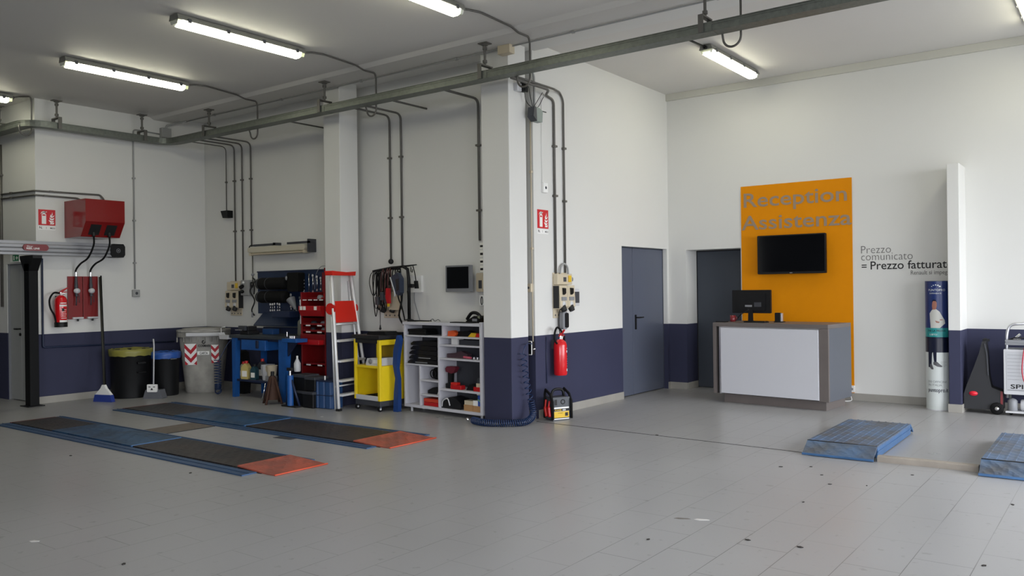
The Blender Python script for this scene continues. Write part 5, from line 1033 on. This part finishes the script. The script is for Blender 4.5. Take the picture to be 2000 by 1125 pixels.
on('red_box', M().box(-.07, .07, -.05, .05, 0, .05), M_red, 'red box at the right end of the drill shelf', 'box', 1.285, .08, .33); on('cream_box', M().box(-.04, .05, -.04, .04, 0, .045), M_cream, 'small cream box stacked on the red box of the drill shelf', 'box', 1.29, .08, .38); on('grey_box', M().box(-.04, .045, -.04, .04, 0, .06), M_dgrey, 'dark grey box on top of the small cream box', 'box', 1.30, .09, .425)
t2 = thing('cable_roll', 'roll of black cable in the upper small compartment', 'cable roll', sh(.50, .15, .415), SA); part(t2, 'roll', M().lathe([(.03, -.05), (.075, -.05), (.075, .05), (.03, .05)], (0, 0, .075), ax='y'), M_rubber); part(t2, 'loop', M().tube([(-.05 + .05 * math.cos(a), -.06, .07 + .05 * math.sin(a)) for a in [2 * PI * k / 12 for k in range(12)]], .008, 6, True), M_black)
on('hand_tool', M().prism([(-.12, 0), (.12, 0), (.12, .07), (-.03, .08), (-.12, .04)], -.04, .05), M_black, 'dark tool in the middle small compartment of the shelf unit', 'tool', .48, .12, .235, 0, None, .012); on('marker_pen', M().tube([(0, 0, 0), (.03, 0, .05)], .006), M_wht, 'short white pen leaning in the middle small compartment', 'pen', .59, .03, .241)
for k in range(2): on('red_case', M().box(-.14, .13, -.1, .1, 0, .045), mat('orange_red_plastic', (196, 62, 40), .5) if k else M_red, ['lower red case in the bottom small compartment', 'upper orange-red case in the bottom small compartment'][k], 'case', .475, .13, .09 + .047 * k, .02 * k, 'red cases in the bottom small compartment', .006)
t2 = thing('black_bag', 'shiny black bag on the bottom board of the shelf unit', 'bag', sh(.83, .12, .09), SA); part(t2, 'body', M().prism([(-.17, 0), (.17, 0), (.17, .07), (.1, .12), (-.02, .14), (-.13, .1), (-.17, .05)], -.09, .1), mat('black_vinyl', (20, 20, 24), .3), .03); part(t2, 'strap', M().tube(spline([(-.15, -.1, .02), (-.12, -.11, .09), (-.04, -.11, .12), (.0, -.11, .04)]), .008), M_lgrey)
on('cardboard_box', M().box(-.075, .075, -.06, .06, 0, .07), M_card, 'left cardboard box on the bottom board of the shelf unit', 'box', 1.125, .09, .09); on('cardboard_box', M().box(-.075, .075, -.06, .06, 0, .07), M_card, 'right cardboard box on the bottom board of the shelf unit', 'box', 1.28, .09, .09)
on('grey_card_box', M().box(-.07, .07, -.05, .05, 0, .05), M_cream, 'pale grey box stacked on the left cardboard box', 'box', 1.12, .09, .16); on('white_carton', M().box(-.04, .04, -.04, .04, 0, .06), M_wht, 'white carton standing on the right cardboard box', 'box', 1.245, .07, .16)
t2 = thing('blue_carton', 'blue carton with a green stripe beside the white carton', 'box', sh(1.32, .08, .16), SA); part(t2, 'carton', M().box(-.035, .035, -.05, .05, 0, .125), mat('carton_blue', (30, 70, 160), .5)); part(t2, 'stripe', M().prism([(-.034, .07), (.034, .03), (.034, .045), (-.034, .085)], -.052, -.05), mat('stripe_green', (110, 170, 120), .5))
on('white_strip', M().box(-.05, .05, -.03, .03, 0, .008), M_wht, 'thin white strip lying on top of the blue carton', 'strip', 1.30, .08, .286)
# on top of the unit
t2 = thing('desk_phone', 'black desk telephone on top of the shelf unit', 'telephone', sh(1.12, .20, 1.13), SA); part(t2, 'body', M().prism([(-.10, 0), (.12, 0), (.12, .05), (.04, .085), (-.10, .02)], -.09, .09), M_black, .008); part(t2, 'handset', M().tube(spline([(-.12, -.05, .04), (-.04, -.05, .115), (.06, -.05, .11), (.13, -.05, .05)]), .02), M_black); part(t2, 'display', M().box(.01, .09, -.093, -.089, .02, .05), M_grey)
on('black_folder', M().prism([(-.2, 0), (.2, 0), (.2, .018), (-.19, .016)], -.09, .09), M_ink, 'black document tray under the desk telephone', 'tray', 1.12, .10, 1.13) if False else None
on('clipboard', M().box(-.26, .10, -.05, .05, 0, .012), M_ink, 'flat black clipboard in front of the desk telephone', 'clipboard', 1.12, .045, 1.13, 0, None, .003)
t2 = thing('spray_bottle', 'small yellow bottle with black cap beside the desk telephone', 'bottle', sh(1.265, .22, 1.13), SA); part(t2, 'body', M().lathe([(.03, 0), (.034, .01), (.034, .09), (.015, .11)]), M_gold); part(t2, 'cap', M().cone((0, 0, .11), (0, 0, .15), .02), M_ink)
t2 = thing('pen_cup', 'dark cup full of pens at the right end of the shelf unit top', 'pen cup', sh(1.325, .15, 1.145), SA); part(t2, 'cup', M().lathe([(.03, 0), (.033, .09), (.028, .09), (.026, .01), (.001, .01)]), mat('dark_taupe', (90, 80, 82), .6))
for k in range(6): part(t2, 'pen', M().tube([(.008 * math.cos(k), .008 * math.sin(k), .012), (.026 * math.cos(k), .026 * math.sin(k), .13 + .01 * (k % 3))], .004, 6), [M_redp, M_ink, M_lgrey][k % 3])
t2 = thing('paper_roll', 'small green glass jar left of the yellow bottle', 'jar', sh(1.215, .14, 1.142), SA); part(t2, 'body', M().lathe([(.022, 0), (.022, .06), (.018, .07)]), mat('olive_glass', (110, 116, 90), .3)); part(t2, 'lid', M().cone((0, 0, .07), (0, 0, .08), .02), M_dgrey)
solo('black_mat', M().prism([(-.02, -.05), (.22, -.06), (.36, -.02), (.34, .05), (.1, .08), (-.01, .05)], 0, .014, 'z'), M_rubber, 'black cable bundle lying at the left end of the shelf unit top', 'cable', sh(.01, .12, 1.13), SA, bevel=.005)
solo('spectacles', M().tube(spline([(0, 0, .01), (.05, .01, .035), (.1, 0, .01), (.16, .0, .03), (.2, 0, .01)]), .004), M_dgrey, 'thin bent grey wire on the left half of the shelf unit top', 'wire', sh(.36, .12, 1.13), SA)
solo('paper_sheet', M().box(-.1, .1, -.06, .06, 0, .003), M_paper, 'white paper sheet on the left half of the shelf unit top', 'paper', sh(.33, .07, 1.13), SA)

# ------------------------------------------------------------------ on the wall over the shelf unit
t = thing('wall_monitor', 'small grey framed monitor on the wall above the shelf unit', 'monitor', (-6.665, YB, 1.50), -.06)
part(t, 'housing', M().prism(rrect(-.215, .205, 0, .33, .01), -.16, -.11), mat('silver_grey', (120, 122, 126), .4), .004); part(t, 'screen', M().box(-.19, .18, -.163, -.16, .045, .31), M_gloss); part(t, 'wall_arm', M().box(-.05, .05, -.11, 0, .12, .22), M_dgrey, .004); part(t, 'back_cover', M().box(-.17, .17, -.11, -.08, .05, .29), M_black, .01)
t = thing('wall_box', 'flat white box with a round lock on the wall right of the cables', 'wall box', (-7.50, YB, 1.50)); part(t, 'housing', M().prism(rrect(-.115, .095, 0, .22, .01), -.04, 0), M_wht, .004); part(t, 'lock', M().lathe([(.022, 0), (.022, -.005), (.014, -.005), (.014, -.002), (.001, -.002)], (-.01, -.04, .13), ax='y'), M_dgrey)
solo('thin_cord', M().tube(spline([(0, 0, .36), (.0, 0, .25), (.04, -.0, .13), (.09, -.0, 0)]), .005), M_grey, 'thin grey cord hanging from the flat white wall box', 'cord', (-7.55, YB - .015, 1.14))
t = thing('wall_phone', 'cream wall telephone beside the right pillar', 'telephone', (-6.37, YB, 1.50)); part(t, 'body', M().prism(rrect(-.09, .03, 0, .23, .02), -.07, 0), M_cream, .008); part(t, 'handset', M().tube(spline([(.035, -.07, .2), (.045, -.09, .12), (.035, -.07, .02)]), .018), M_cream); part(t, 'dial_window', M().box(-.05, -.0, -.073, -.07, .04, .14), M_dgrey)
t = thing('hand_scanner', 'white hand scanner with a black loop under the wall telephone', 'scanner', (-6.40, YB, 1.33)); part(t, 'body', M().prism(rrect(-.03, .02, 0, .13, .015), -.05, 0), M_wht, .006); part(t, 'loop', M().tube([(.015 + .014 * math.cos(a), -.055, .06 + .05 * math.sin(a)) for a in [2 * PI * k / 14 for k in range(14)]], .005, 6, True), M_ink)
for k, (z, h) in enumerate([(2.03, .07), (1.93, .08), (1.84, .07), (1.745, .075)]):
    m = M(); m.box(-.05, .04, -.003, 0, 0, h); m.mi = 1; m.box(-.045, .035, -.0042, -.003, h * .25, h * .62)
    solo('notice', m, [M_paper, M_ink], ['uppermost small paper notice beside the right pillar', 'second small paper notice from the top beside the right pillar', 'third small paper notice from the top beside the right pillar', 'lowest small paper notice above the wall telephone'][k], 'notice', (-6.40, YB, z), 0, 'paper notices beside the right pillar')

# ------------------------------------------------------------------ rack of hanging cables
t = thing('cable_rack', 'black rack bar on a post with hooks, carrying many hanging cables', 'rack', (-7.52, 7.78, 1.14), 0)
part(t, 'post', M().tube([(.02, 0, 0), (.02, 0, .52), (.0, .0, .66), (-.08, .0, .70)], .022), M_black); part(t, 'bar', M().tube([(-.64, .0, .65), (-.3, .0, .685), (.16, .0, .715)], [.014, .02, .007]), M_black)
part(t, 'knob', M().ball((-.30, .0, .77), .036), M_black); part(t, 'hook', M().tube([(.06, 0, .69), (.06, 0, .63), (.085, 0, .62), (.09, 0, .66)], .006), M_black); part(t, 'grip', M().box(.03, .10, -.02, .02, .42, .47), M_ink, .006)
part(t, 'wall_arm', M().box(-.31, -.29, .0, .165, .66, .69), M_black); part(t, 'foot', M().lathe([(.06, -.0), (.055, .01), (.025, .02)], (.02, 0, 0)), M_ink)
CG = 'cables hanging on the rack'
rnd = random.Random(11); base_x = -8.09
def cab(x, drop, w_, r, ms, label, cat='cable', y=7.76, seed=0, name='test_cable'):
    q = random.Random(seed); pts = [(0, 0, 0), (-w_ * .9, -.02, -drop * .18), (-w_ + q.uniform(-.01, .01), -.03, -drop * .55), (-w_ * .4, -.02, -drop), (w_ * .3, -.01, -drop * .92), (w_ * .6 + q.uniform(-.01, .01), 0, -drop * .5), (w_ * .3, .0, -.02)]
    solo(name, M().tube(spline(pts, 6), r, 6), ms, label, cat, (x, y, 1.80 + .05 * (x + 8.1) / .64), 0, CG)
spec = [(.0, .32, .03, .006), (.02, .60, .03, .006), (.05, .42, .02, .007), (.08, .52, .03, .008), (.11, .36, .02, .006), (.14, .48, .03, .009), (.18, .38, .02, .006), (.20, .55, .02, .008), (.24, .44, .03, .007), (.27, .34, .02, .008), (.36, .26, .02, .008), (.45, .30, .03, .008)]
for k, (dx, dr_, w_, r) in enumerate(spec): cab(base_x + dx, dr_, w_, r, M_rubber, 'black looped test cable hanging on the rack among others', seed=k)
for k, (dx, dr_) in enumerate([(.17, .42), (.25, .48), (.30, .36)]): cab(base_x + dx, dr_, .02, .007, mat('dark_red_cable', (70, 26, 24), .5), 'dark red looped test cable hanging on the rack', seed=30 + k, y=7.74)
cab(-8.10, .33, .07, .005, M_rubber, 'thin wide black cable loop at the left end of the rack', seed=51); cab(-8.06, .50, .06, .004, M_rubber, 'long thin black cable loop at the left end of the rack', seed=52)
solo('test_cable', M().tube(spline([(-.04, 0, .56), (.02, -.01, .45), (.03, -.02, .2), (-.02, -.02, -.02), (.06, 0, -.14), (.15, 0, -.02), (.12, 0, .3)]), .012), M_rubber, 'thick black cable curving down from the rack post to the shelf unit', 'cable', (-7.62, 7.76, 1.22), 0, CG)
solo('test_cable', M().tube(spline([(0, 0, .45), (.02, 0, .2), (.09, 0, .05), (.14, 0, -.12)]), .009), M_rubber, 'black cable running down beside the rack post', 'cable', (-7.66, 7.72, 1.26), 0, CG)
solo('antenna_lead', M().tube([(0, 0, .72), (0, 0, .04)], .004).cone((0, 0, .0), (0, 0, .05), .014, .006).ball((0, 0, .0), .017), M_ink, 'straight thin lead ending in a plug above the trolley top', 'lead', (-7.93, 7.68, 1.03), 0)
for x, z in ((-8.02, 1.34), (-7.93, 1.40), (-7.85, 1.36)): solo('connector', M().box(-.03, .03, -.03, .02, 0, .11), M_dgrey, 'dark grey plug connector hanging among the cables', 'connector', (x, 7.73, z), .1, 'plug connectors among the cables', .01)
t = thing('clamp_pair', 'red test clamp hanging in the middle of the cables', 'clamp', (-7.80, 7.70, 1.36)); part(t, 'body', M().prism([(-.02, .2), (.03, .2), (.035, .0), (.0, .0), (-.03, .08)], -.02, .02), M_red, .006); part(t, 'tip', M().box(-.01, .02, -.01, .01, -.04, .0), M_gold)
t = thing('diagnostic_handset', 'dark handheld tester with a pale edge hanging on the cable rack', 'tester', (-7.62, 7.68, 1.48), -.2)
part(t, 'body', M().prism([(-.10, .22), (.05, .28), (.12, .2), (.12, .02), (.06, -.02), (.0, .02)], -.03, .03), mat('dark_blue_grey', (38, 48, 66), .35), .012); part(t, 'edge', M().tube([(-.10, -.03, .22), (0, -.03, .02), (.0, -.03, -.03)], .01), M_lgrey); part(t, 'screen', M().prism([(.02, .19), (.09, .2), (.095, .06), (.04, .04)], -.034, -.03), M_gloss)
solo('hanging_clipboard', M().box(-.10, .1, -.012, .012, 0, .25), M_cream, 'beige flat board hanging behind the cables', 'board', (-7.80, 7.82, 1.27), 0, bevel=.006)
t = thing('plug', 'black plug hanging from the hook end of the rack', 'plug', (-7.355, 7.76, 1.55)); part(t, 'body', M().prism([(-.02, .1), (.02, .1), (.035, .0), (-.01, .0)], -.018, .018), M_black, .008); part(t, 'cable', M().tube(spline([(0, 0, .1), (-.02, 0, .2), (-.05, 0, .29)]), .006), M_rubber)

# ------------------------------------------------------------------ litter and small stains on the tiles
M_lit = mat('dark_scrap', (44, 40, 38), .8)
rnd = random.Random(3)
for k, (px, py) in enumerate([(1584, 912), (1605, 928), (1621, 946), (1693, 949), (1569, 981), (1562, 1069), (1460, 1055), (1922, 1105), (1978, 986), (1266, 1054), (1283, 850), (1525, 912), (1782, 928), (138, 890), (372, 924), (242, 1102)]):
    p = WP(px, py, 'z', 0); s_ = rnd.uniform(.008, .02)
    solo('scrap', M().prism([(-s_, -s_ * .4), (s_ * .2, -s_ * .7), (s_, 0), (s_ * .3, s_ * .6), (-s_ * .7, s_ * .4)], 0, .004, 'z'), M_lit, 'tiny dark scrap lying loose on the grey floor tiles', 'scrap', (p.x, p.y, 0), rnd.uniform(0, 6), 'dark scraps on the floor tiles')
for px, py, a, ms, lb in ((1371, 1015, .10, mat('pale_worn_spot', (214, 212, 210), .6), 'pale worn chip mark on the floor in the right foreground'), (1333, 1013, .11, mat('grey_worn_spot', (120, 116, 112), .6), 'grey worn mark on the floor left of the pale one'), (68, 1057, .07, mat('pale_worn_spot', (214, 212, 210), .6), 'small pale scratch on the floor at the lower left'), (629, 814, .04, mat('pale_worn_spot', (214, 212, 210), .6), 'tiny pale chip on the floor in front of the blue bin')):
    p = WP(px, py, 'z', 0); solo('floor_mark', M().prism([(-a * .5, -.01), (-a * .1, -.02), (a * .5, .0), (a * .3, .016), (-a * .3, .014)], 0, .0015, 'z'), ms, lb, 'floor mark', (p.x, p.y, 0), .3)
solo('drain_cover', M().box(-.13, .13, -.07, .07, 0, .003), M_dgrey, 'small dark flat cover on the floor between the two lift runways', 'floor cover', tuple(WP(560, 855, 'z', 0)), .1)
